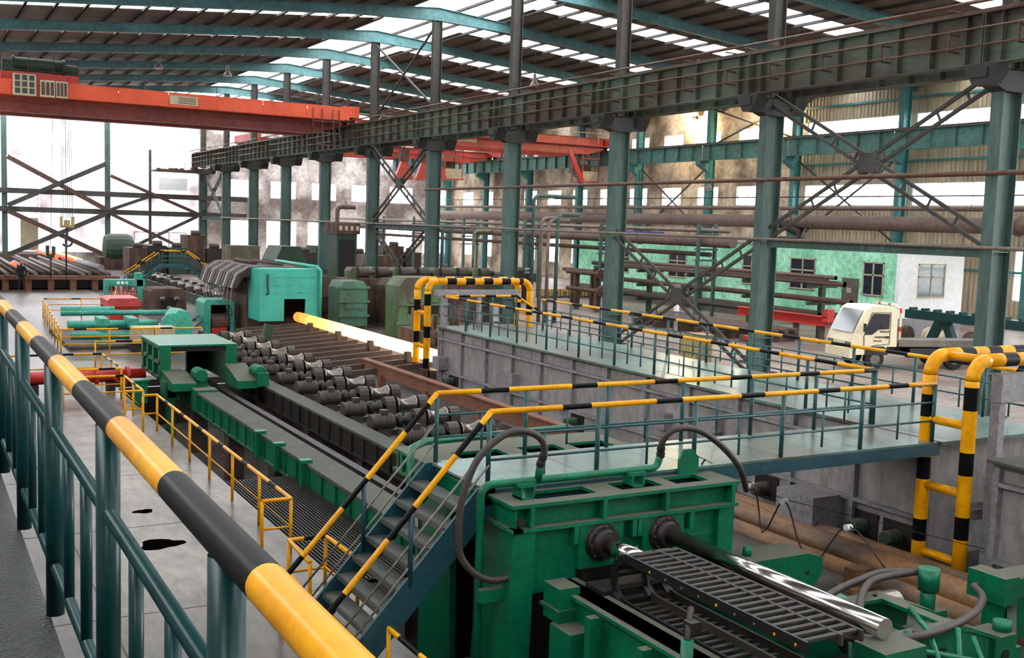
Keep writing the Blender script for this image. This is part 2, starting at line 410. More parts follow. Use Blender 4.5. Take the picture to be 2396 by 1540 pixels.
# end wall, right bay: grey brick with window rows
ops = []
for i in range(6):
    x = 28.2 + i*4.4
    ops += [(x, x+2.7, 6.7, 8.5), (x-.4, x+2.8, 1.3, 4.4)]
    ops += [(x, x+3.2, 11.6, 12.6)]
wall('wall_far_brick', 'grey brick end wall of the right bay with rows of bright windows', 'y', YE, .3, RX, XR, 0, 14.3, ops, 'brick')
# right wall: brick length, then tan cladding length
ops = []
for i in range(11):
    y = 59.5 + i*4.5
    ops += [(y, y+2.5, 6.75, 8.2), (y, y+2.5, 11.2, 12.35), (y, y+2.4, 1.4, 4.2)]
wall('wall_right', 'stained brick side wall with two rows of bright windows', 'x', XR, .3, 55.4, YE, 0, 14.3, ops, 'brickwarm')
ops = []
ys = [8, 19.13, 28.13, 37.13, 46.13, 55.2]
for a, b in zip(ys, ys[1:]):
    ops += [(a+.2, b-.2, 6.75, 8.15, (4, 1)), (a+.2, b-.2, 11.2, 12.35, (4, 1))]
ops += [(33.0, 34.6, 1.5, 4.3), (35.6, 38.6, 1.5, 4.3), (28.4, 32.2, 1.5, 4.3)]
clad = wall('wall_right_cladding', 'tan corrugated side wall with long bright window strips', 'x', XR, .06, 8, 55.4, 0, 14.4, ops, 'corr')
# corrugation ribs on the cladding
m = MB()
def free(y, za, zb): return not any(o[0]-.03 < y < o[1]+.03 and o[2] < (za+zb)/2 < o[3] for o in ops)
y = 30.0
while y < 55.3:
    for za, zb in ((0,1.5),(1.5,4.3),(4.3,6.75),(8.15,11.2),(12.35,14.3)):
        if free(y, za, zb): m.box(XR-.05, XR, y, y+.1, za, zb)
    y += .3
tag(m.build('cladding_rib', 'corr', clad), kind='stuff')
# left side wall (beside the camera, out of frame) and its window band
wall('wall_left', 'left side wall with a high window band', 'x', XL-.3, .3, -12, YE, 0, 14.2, [(-8+i*9, -2+i*9, 7.0, 10.0, (4,2)) for i in range(13)], 'brick', frame='purlin')
wall('wall_near', 'near end wall behind the camera with a high window band', 'y', -12.3, .3, XL, XR, 0, 14.3, [(6+i*20, 9+i*20, 9, 11, (2,2)) for i in range(3)], 'brick', frame='purlin')

# roof -------------------------------------------------------------
roof = thing('ceiling', 'pitched roof with dark purlins and bright skylight strips', None, (RX, 60, 16.7), kind='structure')
SW = 1.05; nb = 11; y_first = RY0-27-4.5
def slope_sheet(x0, x1, ya, yb, name, mt, t=.04, dz=0):
    m = MB(); m.prism([(x0, zr(x0)+dz), (x1, zr(x1)+dz), (x1, zr(x1)+t+dz), (x0, zr(x0)+t+dz)], 'y', ya, yb); return m.build(name, mt, roof)
for k in range(14):
    ym = y_first + 9*k                       # middle of a bay: fibreglass strip here
    for (x0, x1) in ((XL-.3, 24.7), (29.7, XR+.3)):
        slope_sheet(x0, x1, ym-9+SW, min(ym-SW, YE+.3), 'roof_sheet', 'sheet')
        if ym < YE: slope_sheet(x0, x1, ym-SW, ym+SW, 'skylight_pane', 'skylight')
    for j in range(3):
        ya = ym-9+SW+3*j
        if ya < YE:
            slope_sheet(25.64, 29.7, ya+.06, min(ya+2.94, YE), 'skylight_pane', 'skylight'); slope_sheet(24.7, 25.64, ya+.06, min(ya+2.94, YE), 'skylight_pane', 'skylight')
x = XL+.4
pp = []
while x < XR:
    if abs(x-RX) > .3:
        m = MB(); m.bar((x, -12, zr(x)-.075), (x, YE, zr(x)-.075), .06, .15); m.box(x-.06, x+.08, -12, YE, zr(x)-.15, zr(x)-.138); m.build('purlin', 'purlin', roof)
    x += 1.45
for k in range(-3, 11):
    yk = RY0+9*k
    for xe in (XL, XR):
        m = MB(); s = -1 if xe < RX else 1
        p = Vector((RX, yk, zr(RX)-.5)); q = Vector((xe, yk, zr(xe)-.46)); mid = lerp(p, q, .17)
        m.prism([(p.x, p.z+.28), (q.x, q.z+.24), (q.x, q.z-.26), (mid.x, mid.z-.2), (p.x, p.z-.4)], 'y', yk-.015, yk+.015)
        m.bar(p+Vector((0,0,.28)), q+Vector((0,0,.24)), .3, .03); m.bar(mid-Vector((0,0,.2)), q-Vector((0,0,.26)), .3, .03); m.bar(p-Vector((0,0,.4)), mid-Vector((0,0,.2)), .3, .03)
        m.build('roof_beam', 'roofbeam', roof)
        for j in range(1, 9):
            c = lerp(p, q, j/9); m2 = MB(); m2.bar(c+Vector((0,.12,-.15)), c+Vector((0,.75,.28)), .04, .04); m2.build('fly_brace', 'purlin', roof)

# middle row columns -------------------------------------------------
proto = thing('steel_column', 'x', 'column', (RX, RY0, 0))
def cpart(name, mt, *bx):
    m = MB()
    for b in bx: m.box(RX+b[0], RX+b[1], RY0+b[2], RY0+b[3], b[4], b[5])
    return m.build(name, mt, proto)
cpart('flange', 'column', (-.38, -.35, -.19, .19, 0, 9.1)); cpart('flange', 'column', (.35, .38, -.19, .19, 0, 9.1))
cpart('web', 'column', (-.35, .35, -.012, .012, 0, 9.1))
cpart('base_plate', 'rust', (-.55, .55, -.35, .35, 0, .05))
cpart('stiffener', 'column', (-.35, .35, -.17, .17, 4.5, 4.53)); cpart('stiffener', 'column', (-.35, .35, -.17, .17, 1.2, 1.23))
m = MB()
m.prism([(RX-1.2, 9.3), (RX-1.2, 9.05), (RX-.38, 8.75), (RX+.38, 8.75), (RX+1.2, 9.05), (RX+1.2, 9.3)], 'y', RY0-.24, RY0+.24)
m.build('bracket', 'brackdark', proto)
m = MB(); m.prism([(RY0-.2, 8.85), (RY0+.2, 8.85), (RY0+.5, 9.3), (RY0+.5, 9.4), (RY0-.5, 9.4), (RY0-.5, 9.3)], 'x', RX-1.15, RX-.6); m.build('bearing_seat', 'brackdark', proto)
m = MB(); m.prism([(RY0-.2, 8.85), (RY0+.2, 8.85), (RY0+.5, 9.3), (RY0+.5, 9.4), (RY0-.5, 9.4), (RY0-.5, 9.3)], 'x', RX+.6, RX+1.15); m.build('bearing_seat', 'brackdark', proto)
cpart('upper_column', 'uppercol', (-.25, -.22, -.17, .17, 9.4, zr(RX)-.9), (.22, .25, -.17, .17, 9.4, zr(RX)-.9), (-.22, .22, -.012, .012, 9.4, zr(RX)-.9))
R1 = []
for k in range(11):
    c = proto if k == 0 else dup(proto, (0, 9*k, 0))
    c['label'] = ('grey-green steel column under the crane girder, %s from the right edge of the row' % ORD[k]) if k else 'grey-green steel column under the crane girder, nearest, at the right edge'
    if k == 10: c['label'] = 'last grey-green steel column of the girder row, against the bright end wall'
    c['group'] = 'columns of the middle row'; R1.append(c)

# crane runway girders on the camera side of the middle row, one beam per bay
GXc = 24.75
proto = thing('crane_girder', 'x', 'girder', (GXc, RY0, 9.4))
def gp(name, mt, *bx, each=False):
    m = MB()
    for b in bx: m.box(GXc+b[0], GXc+b[1], RY0+b[2], RY0+b[3], b[4], b[5])
    return m.each(name, mt, proto) if each else m.build(name, mt, proto)
gp('web', 'girder', (-.012, .012, .02, 8.98, 9.43, 10.7)); gp('top_flange', 'girder', (-.24, .24, .02, 8.98, 10.7, 10.74)); gp('bottom_flange', 'girder', (-.2, .2, .02, 8.98, 9.4, 9.43))
st0 = gp('stiffener', 'girder', (-.2, .2, .55, .57, 9.43, 10.7))
for i in range(1, 8): inst(st0, (0, 1.13*i, 0))
gp('crane_rail', 'rail', (-.04, .04, 0, 9, 10.74, 10.86), (-.08, .08, 0, 9, 10.74, 10.765))
m = MB(); m.tube([(GXc-.4, RY0, 10.3), (GXc-.4, RY0+9, 10.3)], .03, 6); m.build('conductor_bar', 'rail', proto)
m = MB(); m.tube([(GXc-.4, RY0, 9.86), (GXc-.4, RY0+9, 9.86)], .03, 6); m.build('conductor_bar', 'rail', proto)
m = MB(); m.tube([(GXc-.5, RY0, 10.95), (GXc-.5, RY0+9, 10.95)], .045, 6); m.build('conductor_bar', 'rail', proto)
for i in range(4):
    yy = .9+2.3*i; gp('bar_holder', 'rust', each=True, *[(-.5, -.012, yy, yy+.05, 10.84, 10.88), (-.42, -.012, yy, yy+.05, 10.22, 10.26), (-.42, -.012, yy, yy+.05, 9.78, 9.82), (-.42, -.38, yy, yy+.05, 9.78, 10.3)])
gp('end_stiffener', 'girder', (-.24, .24, .02, .05, 9.43, 10.7), (-.24, .24, 8.95, 8.98, 9.43, 10.7), each=True)
for k in range(-1, 10):
    c = proto if k == -1 else dup(proto, (0, 9*(k+1), 0))
    c['label'] = 'rusty green crane girder bay at the right edge, nearest the camera' if k == -1 else 'rusty green crane girder bay, %s along from the right edge' % ORD[k+1]
    c['group'] = 'crane girder bays on the middle columns'
# shift so that beams span between columns: first one reaches from the second-last out-of-frame point
for o in list(COL.objects):
    if o.get('group') == 'crane girder bays on the middle columns': o.location.y -= 9.0
# the same row of girders on the far side of the columns
src = [o for o in COL.objects if o.get('group') == 'crane girder bays on the middle columns']
for i, o in enumerate(src):
    c = copy_tree(o); c.location.x += 1.8
    for ch in list(c.children):
        if ch.name.startswith(('conductor', 'bar_holder')): bpy.data.objects.remove(ch)
    c['group'] = 'far-side crane girder bays'; c['label'] = 'crane girder bay hidden behind the columns, %s from the right edge' % ORD[i]

# lattice cross braces between middle columns
def lattice(t, p, q, gap=.34, nb=9, mt='uppercol'):
    p = Vector(p); q = Vector(q); d = (q-p).normalized(); n = Vector((1,0,0)).cross(d).normalized()
    for s in (-1, 1):
        m = MB(); m.bar(p+n*gap/2*s, q+n*gap/2*s, .1, .09, up=(1,0,0)); m.build('chord', mt, t)
    for i in range(1, nb):
        c = lerp(p, q, i/nb); m = MB(); m.bar(c-n*gap/2, c+n*gap/2, .05, .06, up=(1,0,0)); m.build('batten', mt, t)
def xbrace(k, z0, z1, label, strut=True, nb=9):
    ya, yb = RY0+9*k+.25, RY0+9*(k+1)-.25
    t = thing('cross_brace', label, 'brace', (RX-.1, (ya+yb)/2, z0), 'lattice cross braces')
    lattice(t, (RX-.18, ya, z0), (RX-.18, yb, z1), nb=nb); lattice(t, (RX-.02, yb, z0), (RX-.02, ya, z1), nb=nb)
    m = MB(); m.box(RX-.22, RX+.02, (ya+yb)/2-.35, (ya+yb)/2+.35, (z0+z1)/2-.3, (z0+z1)/2+.3); m.build('gusset', 'uppercol', t)
    if strut:
        m = MB(); m.ibeam((RX-.15, ya, z0-.35), (RX-.15, yb, z0-.35), .3, .3, .03); m.build('strut', 'column', t)
xbrace(0, 4.85, 9.25, 'big lattice cross brace between the two rightmost columns', True)
xbrace(1, .1, 4.6, 'lattice cross brace standing on the floor behind the walkway rails', False)
xbrace(4, 4.85, 9.25, 'upper lattice cross brace in front of the red crane', True)
xbrace(4, .1, 4.5, 'lower lattice cross brace in the middle of the column row', False)
xbrace(9, 4.85, 9.25, 'lattice cross brace beside the end wall', True)
t = thing('roof_cross_brace', 'thin rod cross brace between two upper columns under the roof', 'brace', (RX, RY0+40.5, 11), )
for a, b in (((RX, RY0+36.2, 11.2), (RX, RY0+44.8, 15.6)), ((RX, RY0+44.8, 11.2), (RX, RY0+36.2, 15.6))):
    m = MB(); m.bar(a, b, .1, .1); m.build('rod', 'uppercol', t)
# long thin pipe fixed across the columns
for zz, xx, r, lab in ((6.6, 25.1, .07, 'long thin brown pipe running across the middle columns'), (4.62, 25.1, .05, 'thin grey pipe under the brown pipe across the columns')):
    m = MB(); m.tube([(xx, 8, zz), (xx, 55 if zz > 6 else 100, zz)], r, 8); o = m.build('wall_pipe', 'rail' if zz > 6 else 'pipegrey'); tag(o, lab, 'pipe')

# right row columns and crane girder ---------------------------------
RX2 = 52.6
proto = thing('wall_column', 'x', 'column', (RX2, RY0, 0))
m = MB(); m.box(RX2-.3, RX2-.27, RY0-.2, RY0+.2, 0, 14.1); m.build('flange', 'teal', proto)
m = MB(); m.box(RX2+.27, RX2+.3, RY0-.2, RY0+.2, 0, 14.1); m.build('flange', 'teal', proto)
m = MB(); m.box(RX2-.27, RX2+.27, RY0-.012, RY0+.012, 0, 14.1); m.build('web', 'teal', proto)
m = MB(); m.prism([(RX2-.3, 9.2), (RX2-1.2, 9.7), (RX2-1.2, 9.98), (RX2-.3, 9.98)], 'y', RY0-.25, RY0+.25); m.box(RX2-1.2, RX2-.3, RY0-.5, RY0+.5, 9.98, 10.02); m.build('bracket', 'teal', proto)
cs = []
for k in range(11):
    c = proto if k == 0 else dup(proto, (0, 9*k, 0))
    c['label'] = 'turquoise column on the far right wall, %s from the right edge' % ORD[k]; c['group'] = 'columns of the right wall'; cs.append(c)
proto = thing('crane_girder', 'x', 'girder', (51.8, RY0, 10))
m = MB(); m.box(51.79, 51.81, RY0+.02, RY0+8.98, 10.03, 11.15); m.build('web', 'r2girder', proto)
m = MB(); m.box(51.6, 52.0, RY0+.02, RY0+8.98, 11.15, 11.19); m.build('top_flange', 'r2girder', proto)
m = MB(); m.box(51.6, 52.0, RY0+.02, RY0+8.98, 10.02, 10.05); m.build('bottom_flange', 'r2girder', proto)
m = MB(); m.box(51.62, 51.79, RY0+1, RY0+1.03, 10.05, 11.15); s0 = m.build('stiffener', 'r2girder', proto)
for i in range(1, 5): inst(s0, (0, 1.75*i, 0))
m = MB(); m.box(51.75, 51.85, RY0, RY0+9, 11.19, 11.32); m.build('crane_rail', 'rail', proto)
for k in range(10):
    c = proto if k == 0 else dup(proto, (0, 9*k, 0))
    c['label'] = 'turquoise crane girder bay along the right wall, %s from the right edge' % ORD[k]; c['group'] = 'crane girder bays on the right wall'
# thin braces of the right wall
for i, (k, z0, z1) in enumerate(((4, 11.3, 13.8), (5, 4.5, 9.7), (3, 4.5, 9.7))):
    ya, yb = RY0+9*k+.3, RY0+9*k+8.7
    t = thing('wall_brace', ['thin cross brace above the right wall girder', 'cross brace on the stained brick wall', 'cross brace beside the tan cladding'][i], 'brace', (RX2, ya, z0))
    for a, b in (((RX2, ya, z0), (RX2, yb, z1)), ((RX2+.12, yb, z0), (RX2+.12, ya, z1))):
        m = MB(); m.bar(a, b, .1, .1); m.build('rod', 'uppercol', t)
# girts on the cladding
for i, z in enumerate((3.0, 5.6, 9.4, 13.2)):
    m = MB(); m.box(XR-.14, XR-.055, 20, 55.2, z, z+.14); tag(m.build('wall_girt', 'teal'), ['lowest', 'second', 'third', 'top'][i] + ' horizontal girt on the tan cladding', 'girt')

# end wall framing ----------------------------------------------------
for i, x in enumerate((7.77, 16.7)):
    m = MB(); m.box(x-.22, x+.22, YE-.5, YE-.46, 0, zr(x)-.6); m.box(x-.22, x+.22, YE-.1, YE-.06, 0, zr(x)-.6); m.box(x-.015, x+.015, YE-.46, YE-.1, 0, zr(x)-.6)
    tag(m.build('end_post', 'column'), ['grey post at the left edge of the bright end wall', 'middle grey post of the bright end wall'][i], 'post')
m = MB(); m.box(20.5, 20.72, YE-.4, YE-.2, 0, 10.9); tag(m.build('end_post', 'uppercol'), 'short thin post beside the debris platform', 'post')
for i, z in enumerate((6.45, 4.77)):
    m = MB(); m.box(XL, 30, YE-.75, YE-.52, z-.24, z+.24); tag(m.build('wind_beam', 'uppercol'), ['upper', 'lower'][i]+' horizontal beam across the bright end wall', 'beam')
def rodx(label, segs, w=.42):
    t = thing('end_wall_brace', label, 'brace', (segs[0][0][0], YE-.85, segs[0][0][1]))
    for i, (a, b) in enumerate(segs):
        m = MB(); m.bar((a[0], YE-.83-.06*i, a[1]), (b[0], YE-.83-.06*i, b[1]), .06, w); m.build('rod', 'rust' if i == 0 else 'uppercol', t)
rodx('large cross brace high on the left of the end wall', [((8, 9.5), (16.5, 5.0)), ((8, 5.1), (16.5, 9.3))])
rodx('low cross brace on the left of the end wall', [((8, 4.6), (16.5, .6)), ((8, .6), (16.5, 4.6))])
rodx('cross brace beside the middle post of the end wall', [((16.9, 8.2), (25, 4.9)), ((16.9, 5.0), (20.5, 6.4))], .3)
rodx('low cross brace under the debris platform', [((16.9, 4.6), (25, .8)), ((17.5, .8), (25, 4.6))], .3)
t = thing('debris_platform', 'small high platform heaped with debris at the end wall', 'platform', (23, YE-1.5, 8.9))
m = MB(); m.box(20.6, 26.2, YE-2.4, YE-.9, 8.8, 8.95); m.build('plate', 'uppercol', t)
for i in range(14):
    m = MB(); x = 21+i*.36; h = random.uniform(.1, .4); m.box(x, x+random.uniform(.25,.5), YE-2.2+random.random()*.5, YE-1.5, 8.95, 8.95+h); m.build('debris', 'rust', t)
for i in range(5):
    m = MB(); m.tube([(20.8+1.3*i, YE-2.4, 8.9), (20.8+1.3*i, YE-2.4, 9.8)], .02, 5); m.build('post', 'rust', t)
# window shutters / shapes low in the bright wall
for i, (x0, x1, z0, z1, mt, lab) in enumerate(((9.1, 10.6, 1.0, 4.0, 'panelbox', 'closed beige shutter low in the bright end wall'), (21.5, 24.2, 7.1, 8.3, 'white', 'blank white window under the debris platform'))):
    m = MB(); m.box(x0, x1, YE-.05, YE-.01, z0, z1); m.box(x0, x1, YE-.06, YE-.045, (z0+z1)/2-.04, (z0+z1)/2+.04); tag(m.build('shutter', mt), lab, 'shutter')
# ================================================================== CRANES
def crane(label, x0, x1, ys, z0, z1, mt, walk=-1, plat=.9, ratez=10.86, gm=None):
    t = thing('bridge_crane', label, 'crane', ((x0+x1)/2, ys[0], z0))
    for i, y in enumerate(ys):
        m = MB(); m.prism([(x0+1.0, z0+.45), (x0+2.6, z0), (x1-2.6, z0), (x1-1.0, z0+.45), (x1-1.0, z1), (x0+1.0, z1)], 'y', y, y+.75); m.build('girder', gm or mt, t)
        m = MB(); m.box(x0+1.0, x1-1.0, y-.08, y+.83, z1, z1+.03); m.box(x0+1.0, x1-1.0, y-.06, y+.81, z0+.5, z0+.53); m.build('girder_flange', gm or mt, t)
        m = MB(); m.box(x0+.6, x1-.6, y+.32, y+.42, z1+.03, z1+.13); m.build('trolley_rail', 'rust', t)
        for j in range(9):
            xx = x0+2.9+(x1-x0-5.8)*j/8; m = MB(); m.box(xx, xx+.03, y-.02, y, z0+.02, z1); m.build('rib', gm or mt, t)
    for xe in (x0, x1-.7):
        m = MB(); m.box(xe-(.3 if xe > x0 else 0), xe+(.7 if xe > x0 else 1.0), ys[0]-.9, ys[-1]+1.6, ratez+.35, ratez+1.05); m.build('end_truck', mt, t)
        for y in (ys[0]-.4, ys[0]+.9, ys[-1]-.2, ys[-1]+1.1):
            m = MB(); m.cyl((xe+.2, y, ratez+.3), (xe+.5, y, ratez+.3), .3, 14); m.build('wheel', 'darksteel', t)
    return t
# --- orange crane of the left bay
CYL = 66.2
t = crane('long orange bridge crane high across the left bay', -1.6, 25.1, (CYL, CYL+2.6), 10.15, 11.55, 'orange', gm='crane_shaded')
m = MB(); m.box(-.5, 24.1, CYL-.95, CYL, 10.98, 11.02); m.build('walkway', 'orange', t)
for i in range(9):
    xa = -.5+2.77*i; m = MB(); m.box(xa+.01, xa+2.76, CYL-.97, CYL-.94, 11.02, 11.78); m.build('skirt_panel', 'orange', t)
m = MB(); m.box(-.5, 24.4, CYL-.99, CYL-.92, 11.78, 11.82); m.build('panel_edge', 'orange', t)
for i in range(13):
    m = MB(); m.tube([(-.3+2.05*i, CYL-.95, 11), (-.3+2.05*i, CYL-.95, 12.35)], .022, 5); m.build('post', 'rust', t)
m = MB(); m.tube([(-.5, CYL-.95, 12.35), (24.4, CYL-.95, 12.35)], .022, 5); m.build('walkway_rail', 'rust', t)
m = MB(); m.box(13.4, 15.0, CYL-1.01, CYL-.97, 11.15, 11.65); m.build('sign_plate', 'panelbox', t)
for j in range(4):
    m = MB(); m.box(13.9, 14.9, CYL-1.02, CYL-1.008, 11.22+.1*j, 11.26+.1*j); tag(m.build('sign_line', 'dirt', t), 'line of worn lettering on the plate')
m = MB()
for xx in (22.0, 22.6, 23.3, 23.7): m.tube([(xx, CYL-1.1, 9.3), (xx, CYL-1.1, 11.6)], .035, 6)
for zz in (9.35, 10.1, 10.8): m.box(22.0, 23.75, CYL-1.13, CYL-1.07, zz, zz+.06)
m.build('access_cage', 'dirt', t)
# cabinets on the crane walkway
for i, (x, wd, lab) in enumerate(((5.1, 1.15, 'cream electrical cabinet on the orange crane'), (6.45, .75, 'pale barred cabinet on the orange crane, right of the cream one'), (7.25, .6, 'narrow pale cabinet on the orange crane'))):
    c = thing('crane_cabinet', lab, 'cabinet', (x, CYL-.8, 11.02))
    m = MB(); m.box(x, x+wd, CYL-1.35, CYL-.99, 10.95, 12.1 if i == 0 else 11.85); m.build('body', 'panelbox', c)
    for a in range(3):
        for b in range(3 if i == 0 else 1):
            m = MB(); h = .28 if i == 0 else .7; xx = x+wd*(.08+.31*a); zz = 11.05+.35*b; m.box(xx, xx+wd*.22, CYL-1.38, CYL-1.345, zz, zz+h); m.build('vent', 'dirt' if i else 'uppercol', c)
# trolley
c = thing('crane_trolley', 'red trolley with a dark green winch drum on the orange crane', 'trolley', (6.5, CYL+1.5, 11.7))
m = MB(); m.box(4.6, 8.6, CYL+.1, CYL+3.2, 11.85, 12.35); m.build('frame', 'redpaint', c)
m = MB(); m.lathe((5.2, CYL+.8, 12.85), (1,0,0), [(0,.3),(0,.45),(.15,.45),(.15,.38),(2.6,.38),(2.6,.45),(2.75,.45)], 18); m.build('winch_drum', 'dgreen', c)
m = MB(); m.box(4.7, 5.3, CYL+.4, CYL+1.2, 12.35, 13.0); m.build('gearbox', 'dgreen', c)
m = MB(); m.lathe((7.9, CYL+.8, 12.75), (1,0,0), [(0,.2),(0,.28),(.7,.28),(.75,.2)], 14); m.build('motor', 'dgreen', c)
for a, b in (((4.6,CYL+.1),(8.6,CYL+.1)),):
    m = MB()
    for xx in (4.6, 6.0, 7.3, 8.6): m.tube([(xx, CYL+.1, 12.35), (xx, CYL+.1, 13.4)], .025, 5)
    m.tube([(4.6, CYL+.1, 13.4), (5.3, CYL+.1, 13.4)], .025, 5); m.tube([(7.9, CYL+.1, 13.4), (8.6, CYL+.1, 13.4)], .025, 5); m.build('guard_rail', 'rust', c)
# hooks and ropes
K['hookyellow'] = mat('pale_hook_yellow', (206, 180, 112), .5)
c = thing('crane_hook', 'yellow hook block hanging on ropes from the orange crane', 'hook', (8.1, CYL+1.6, 5.0))
for i in range(6):
    m = MB(); m.tube([(7.8+.12*i, CYL+1.5+.06*(i%2), 4.4), (7.9+.08*i, CYL+1.5, 11.8)], .012, 4); m.build('rope', 'cable', c)
m = MB(); m.box(7.95, 8.25, CYL+1.3, CYL+1.7, 3.85, 4.25); m.box(7.72, 7.86, CYL+1.35, CYL+1.65, 3.95, 4.45); m.box(8.34, 8.48, CYL+1.35, CYL+1.65, 3.95, 4.45); m.box(7.72, 8.48, CYL+1.35, CYL+1.65, 3.8, 3.95); m.build('sheave_block', 'hookyellow', c)
m = MB(); m.tube([(8.1, CYL+1.5, 3.9), (8.1, CYL+1.5, 3.3)] + arc((8.1, CYL+1.5, 3.0), (1,0,0), (0,0,1), .28, 90, -150, 8), .06, 8); m.build('hook', 'darksteel', c)
c = thing('chain_sling', 'dark chain sling hanging below the small black hook', 'chain', (7.2, CYL+1.6, 1.0))
m = MB(); m.box(6.95, 7.12, CYL+1.4, CYL+1.65, 2.2, 2.75); m.box(7.28, 7.45, CYL+1.4, CYL+1.65, 2.2, 2.7); m.box(7.0, 7.4, CYL+1.4, CYL+1.65, 2.05, 2.25); m.build('sheave_block', 'dgreen', c)
m = MB(); m.tube([(7.2, CYL+1.5, 2.6), (7.4, CYL+1.5, 11.8)], .012, 4); m.build('rope', 'cable', c)
m = MB(); m.tube([(7.2, CYL+1.5, 2.1), (7.2, CYL+1.5, .9)], .05, 6); m.build('chain', 'cable', c)
c = thing('hanging_bar', 'thin black bar hanging beside the chain sling', 'bar', (7.9, CYL-2, .9))
m = MB(); m.tube([(7.9, CYL+.3, .8), (7.9, CYL+.3, 3.3)], [.02, .09], 6); m.build('shank', 'plastic', c)
m = MB(); m.tube([(7.9, CYL+.3, 3.3), (7.9, CYL+.3, 10.3)], .01, 4); m.build('rope', 'cable', c)

# --- red crane of the right bay
t = crane('red bridge crane across the right bay behind the columns', 27.0, 52.6, (77.0, 81.5), 10.9, 12.2, 'red', ratez=11.2)
m = MB(); m.box(28, 51.8, 76.1, 77, 11.55, 11.6); m.build('walkway', 'red', t)
for i in range(12):
    m = MB(); m.tube([(29+1.95*i, 76.1, 11.6), (29+1.95*i, 76.1, 12.6)], .025, 5); m.build('post', 'panelbox', t)
m = MB(); m.tube([(28, 76.1, 12.6), (51.8, 76.1, 12.6)], .025, 5); m.build('walkway_rail', 'panelbox', t)
m = MB(); m.box(37.5, 39.5, 76.97, 76.995, 11.2, 11.7); m.build('sign_plate', 'panelbox', t)
def cage(label, x, y, z0, z1, dx):
    c = thing('crane_cab', label, 'cab', (x, y, z0))
    m = MB(); m.bar((x-dx, y, z1), (x, y, z0), .3, .35); m.build('strut', 'redpaint', c)
    m = MB()
    for a in (0, 1.6):
        for b in (0, 1.6): m.box(x+a, x+a+.08, y+b, y+b+.08, z0, z1)
    m.build('frame', 'red', c)
    m = MB(); m.box(x-.1, x+1.8, y-.1, y+1.8, z0, z0+.08); m.box(x-.1, x+1.8, y-.1, y+1.8, z0+1.9, z0+1.98); m.build('floor_plate', 'red', c)
    m = MB(); m.box(x+.08, x+1.6, y+.02, y+.05, z0+.08, z0+.9); m.build('panel', 'panelbox', c)
    m = MB(); m.box(x+.3, x+1.2, y+.5, y+1.2, z0+.08, z0+1.5); m.build('control_box', 'dirt', c)
    return c
cage('open red cab under the right end of the red crane', 49.6, 77.1, 8.6, 11.2, 1.4)
cage('open red cab hanging under the middle of the red crane', 39.0, 81.7, 8.4, 11.2, 1.5)
for i, x in enumerate((35.4, 37.2)):
    c = thing('lifting_clamp', ['left', 'right'][i]+' red triangular lifting clamp under the red crane', 'clamp', (x, 81.9, 8))
    m = MB(); m.box(x-.35, x+.35, 81.6, 82.2, 9.7, 10.6); m.build('head', 'dirt', c)
    m = MB(); m.prism([(x-.75, 8.2), (x+.75, 8.2), (x+.75, 8.4), (x+.25, 9.7), (x-.25, 9.7), (x-.75, 8.4)], 'y', 81.7, 82.1); m.build('jaw', 'red', c)
    m = MB(); m.tube([(x, 81.9, 10.6), (x, 81.9, 11.0)], .05, 6); m.build('rope', 'cable', c)
# --- second red crane far back
t = crane('distant red bridge crane near the brick end wall', 27.0, 52.6, (98.0, 101.0), 10.9, 11.9, 'red', ratez=11.2)
# dark ribbed blue box girder behind
c = thing('ribbed_box', 'pale blue box with dark ribs hanging far behind the red crane', 'box', (43, 98, 9))
m = MB(); m.box(41.5, 47, 98, 98.7, 9.6, 10.9); m.build('body', mat('pale_blue_sheet', (110, 156, 178), .5), c)
for i in range(7):
    m = MB(); m.box(41.5+.85*i, 41.75+.85*i, 97.9, 98, 9.6, 10.9); m.build('rib', 'plastic', c)

# high-bay lamps
def lamp(label, x, y, z, zt):
    zt = zr(x)+.01
    c = thing('high_bay_lamp', label, 'lamp', (x, y, z), 'high bay lamps under the roof')
    m = MB(); m.tube([(x, y, z+.75), (x, y, zt)], .015, 4); m.build('cable', 'cable', c)
    m = MB(); m.lathe((x, y, z), (0,0,1), [(0,.3),(.12,.28),(.35,.12),(.4,.1),(.7,.1),(.75,.03)], 14); m.build('shade', 'pipegrey', c)
    m = MB(); m.lathe((x, y, z-.02), (0,0,1), [(0,.26),(.02,.26)], 14); m.build('lens', 'white', c)
lamp('small bell lamp hanging under the roof left of the tall column', 33.6, 58.0, 13.3, 15.8)
lamp('bell lamp hanging under the roof near the second column', 37.0, 46.5, 13.2, 15.6)
lamp('bell lamp hanging above the orange crane', 14.5, 74, 14.2, 15.6)
lamp('dark bell lamp below the pale roof beam on the left', 19.5, 76, 14.4, 16)
lamp('bell lamp beside the red crane cab', 47.5, 58, 7.6, 13)

